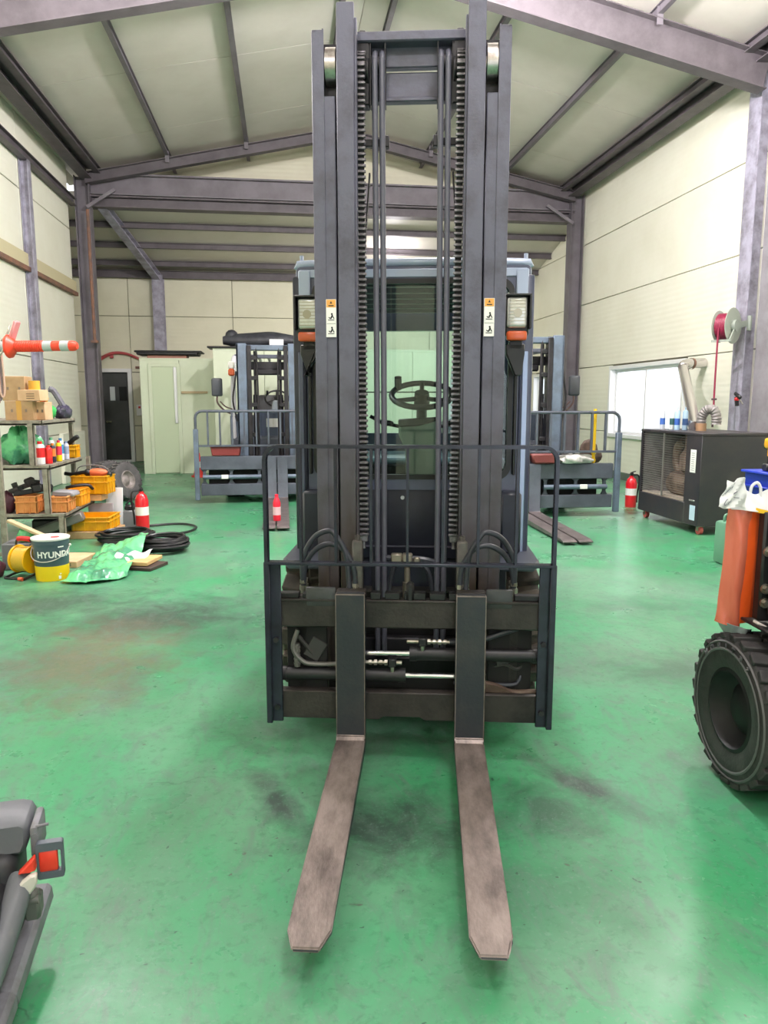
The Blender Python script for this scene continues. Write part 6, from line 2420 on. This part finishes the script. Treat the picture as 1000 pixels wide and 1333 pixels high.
for k in range(13):
    a = R(-192 + 15.8 * k)
    d = 1 - abs((k - 6) / 6.0) ** 2
    hp.append((0.156 * math.cos(a), 0.156 * math.sin(a) - 0.01 * d, 0.29 - 0.115 * d))
q.tube(hp, 0.004, 6, 3)
for p in (hp[0], hp[-1]):
    q.sphere(p, 0.014, 8)
q.build('wire_handle', mat('bucket_wire', (214, 206, 200), 0.35, 0.5), BK)
bmw = bmesh.new()
tme = text_mesh('HYUNDAI', 0.072, 0.0025)
a0 = R(-58)
for v in tme.vertices:
    x, y, zz = v.co
    th = a0 + x / 0.143
    rr = 0.1415 + 0.048 * (0.195 + y - 0.13) / 0.128 * 0.35 - 0.0005
    v.co = Vector((rr * math.cos(th), rr * math.sin(th), 0.205 + y))
bmw.from_mesh(tme)
bmesh.ops.subdivide_edges(bmw, edges=[e for e in bmw.edges if e.calc_length() > 0.012], cuts=1)
for v in bmw.verts:
    rad = 0.1365 + (v.co.z - 0.128) / 0.127 * 0.006 + 0.0016
    l2 = math.hypot(v.co.x, v.co.y)
    v.co.x *= rad / l2
    v.co.y *= rad / l2
me = bpy.data.meshes.new('lettering')
bmw.to_mesh(me)
bmw.free()
me.materials.append(sticker_w)
link('lettering', me, bod)
q = MB()
for th, z, w, h in ((-0.75, 0.292, 0.05, 0.010), (-0.85, 0.030, 0.022, 0.028), (-0.80, 0.060, 0.014, 0.010)):
    rad = 0.1475 if z > 0.2 else 0.1335
    q.box((rad * math.cos(th), rad * math.sin(th), z), (0.002, w, h), (0, 0, th))
q.build('bucket_mark', sticker_w, bod)

# yellow cable reel
CR = root('cable_reel', 'yellow cable reel with red handle on the floor left of the bucket', 'cable reel', (-2.23, 6.62, 0), 0)
CR.rotation_euler = (0, 0, R(-25))
q = MB()
for x in (-0.075, 0.075):
    q.lathe([(0.02, -0.006), (0.118, -0.008), (0.122, 0), (0.118, 0.008), (0.02, 0.006)], (x, 0, 0.155), (1, 0, 0), 32)
q.cyl((-0.07, 0, 0.155), (0.07, 0, 0.155), 0.06, None, 20)
q.build('reel_disc', mat('reel_yellow', (248, 186, 14), 0.38), CR)
for k in range(9):
    q = MB()
    x = -0.058 + 0.0145 * k
    q.tube([(x, 0.100 * math.cos(2 * PI * j / 20), 0.155 + 0.100 * math.sin(2 * PI * j / 20)) for j in range(20)], 0.009, 6, 1, True)
    q.build('cable_turn', mat('cable_yellow', (224, 180, 60), 0.45), CR)
q = MB()
q.cyl((0.083, 0.03, 0.20), (0.088, 0.03, 0.20), 0.036, None, 18)
q.build('socket_plate', grey_p, CR)
q = MB()
q.cyl((0.083, 0, 0.150), (0.12, 0, 0.150), 0.018, None, 12)
q.build('crank', mat('crank_orange', (236, 132, 30), 0.4), CR)
q = MB()
q.tube([(-0.10, 0.0, 0.02), (-0.10, 0.0, 0.155), (-0.09, 0.0, 0.29), (-0.06, 0, 0.325), (0.06, 0, 0.325), (0.09, 0, 0.29), (0.10, 0.0, 0.155), (0.10, 0, 0.02)], 0.010, 8, 3)
for x in (-0.10, 0.10):
    q.tube([(x, -0.14, 0.012), (x, 0, 0.03), (x, 0.14, 0.012)], 0.011, 8, 3)
q.tube([(-0.10, -0.14, 0.012), (0.10, -0.14, 0.012)], 0.011, 8, 1)
q.tube([(-0.10, 0.14, 0.012), (0.10, 0.14, 0.012)], 0.011, 8, 1)
q.build('stand', plastic, CR)
q = MB()
q.tube([(-0.065, 0, 0.327), (-0.03, 0, 0.332), (0.03, 0, 0.332), (0.065, 0, 0.327)], 0.022, 10, 3)
q.build('handle_grip', redp, CR)
q = MB()
q.cyl((0.06, -0.155, 0.017), (0.10, -0.155, 0.017), 0.016, None, 10)
q.build('stand_foot', mat('foot_orange', (236, 104, 70), 0.4), CR)
q = MB()
q.beam((-0.10, 0, 0), (0.42, 0, 0), 0.07, 0.025, (0, 0, 1), 0, 0.004)
o = tag(q.build('wooden_lath', mat('pale_lath', (196, 176, 140), 0.6)), 'pale wooden lath leaning over the cable reel toward the bucket', 'lath')
o.location = (-2.38, 6.95, 0.40)
o.rotation_euler = (0, R(24), R(-10))
sack('green_bag', (-2.33, 6.98, 0.24), 0.07, 0.07, 0.075, greenfilm, 'small green bag peeking over the cable reel', 'bag', 12)
q = MB()
q.box((0, 0, 0.12), (0.24, 0.28, 0.24), None, 0, 0.01)
at(tag(q.build('steel_box', mat('steel_box_grey', (112, 112, 118), 0.5)), 'grey steel box behind the yellow cable reel', 'box'), (-2.40, 7.02, 0))
sack('maroon_rag', (-2.52, 6.62, 0), 0.10, 0.10, 0.09, mat('maroon_rag', (86, 42, 58), 0.7), 'maroon rag on the floor at the left edge beside the cable reel', 'rag', 14)
q = MB()
q.box((0, 0, 0.06), (0.34, 0.26, 0.12), None, 0, 0.02)
at(tag(q.build('black_pouch', plastic), 'black pouch on the floor behind the bucket and cable reel', 'pouch'), (-2.32, 7.28, 0), 8)

# ------------------------------------------------------------------ taken-out driver seat at the lower left corner
DS = root('driver_seat', 'worn grey forklift seat lying on the floor at the lower left corner', 'seat', (-0.665, 1.86, 0), 8)
# local: right edge of the seat at x = 0, back edge at y = 0, running to -x and -y
q = MB()
q.box((-0.36, -0.10, 0.20), (0.62, 0.26, 0.24), None, 0, 0.05, 3)
q.box((-0.38, 0.045, 0.215), (0.70, 0.17, 0.29), None, 0, 0.04, 3)
q.build('seat_pan', vinyl_dk, DS)
def cushion(q, x0, x1, y0, y1, z0, z1, r):
    q.box(((x0 + x1) / 2, (y0 + y1) / 2, (z0 + z1) / 2), (x1 - x0, y1 - y0, z1 - z0), None, 0, r, 4)
q = MB()
cushion(q, -0.72, -0.10, -0.95, -0.20, 0.10, 0.215, 0.05)
q.build('seat_cushion', vinyl_dk, DS)
q = MB()
q.prism([(-0.75, 0.345), (-0.020, 0.345), (-0.006, 0.375), (-0.002, 0.425), (-0.022, 0.440), (-0.75, 0.440)], 'y', 0.0, 0.13, 0, 0.012)
q.build('backrest', vinyl, DS)
q = MB()
q.tube([(-0.025, -0.02, 0.30), (-0.030, -0.08, 0.27), (-0.050, -0.16, 0.22), (-0.075, -0.26, 0.17), (-0.10, -0.5, 0.12)], lambda t: 0.030 + 0.008 * t, 12, 6)
q.build('side_trim', vinyl, DS)
q = MB()
q.beam((-0.005, 0.14, 0.155), (-0.045, -0.185, 0.085), 0.055, 0.06, (0, 0, 1), 0, 0.012)
q.beam((-0.043, -0.17, 0.088), (-0.085, -0.52, 0.04), 0.055, 0.06, (0, 0, 1), 0, 0.012)
q.build('slide_rail', pan_m, DS)
q = MB()
q.bx(0.0, 0.022, -0.01, 0.10, 0.335, 0.425, 0, 0.010, 2)
q.cyl((0.01, 0.0, 0.420), (0.045, 0.0, 0.424), 0.004, None, 8)
q.cyl((0.012, -0.012, 0.40), (0.012, 0.0, 0.40), 0.008, None, 10)
q.build('recliner_bracket', pan_m, DS)
bk = MB()
M_ = Matrix.Rotation(R(2), 4, 'Y')
bk.frame(0.016, 0.080, 0.290, 0.388, 0.006, 0.022, 0.074, 0.308, 0.366, 0.003, -0.030, -0.010)
bk.bx(0.022, 0.066, -0.026, -0.012, 0.300, 0.310)
bo = bk.build('belt_buckle', mat('buckle_grey', (92, 98, 108), 0.4), DS)
q = MB()
q.box((0.0435, -0.022, 0.337), (0.046, 0.014, 0.058), None, 0, 0.006, 2)
q.build('release_button', latch_red, bo)
q = MB()
q.prism([(-0.026, 0.326), (0.016, 0.368), (0.018, 0.330), (0.004, 0.330)], 'y', -0.055, -0.030, 0, 0.004)
q.build('red_tongue', latch_red, DS)
q = MB()
q.prism([(-0.026, 0.305), (0.006, 0.328), (0.022, 0.330), (0.020, 0.300), (0.002, 0.276), (-0.006, 0.290)], 'y', -0.07, -0.05, 0, 0.004)
q.build('latch_tab', mat('latch_beige', (214, 208, 198), 0.45), DS)
q = MB()
q.sphere((0.0, -0.03, 0.255), (0.018, 0.02, 0.016), 10)
q.cyl((-0.012, -0.04, 0.245), (0.018, -0.04, 0.245), 0.012, None, 10)
q.box((0.0, -0.02, 0.22), (0.04, 0.06, 0.06), None, 0, 0.008)
q.build('hinge_bolt', mat('dull_hinge', (112, 112, 108), 0.5, 0.3), DS)
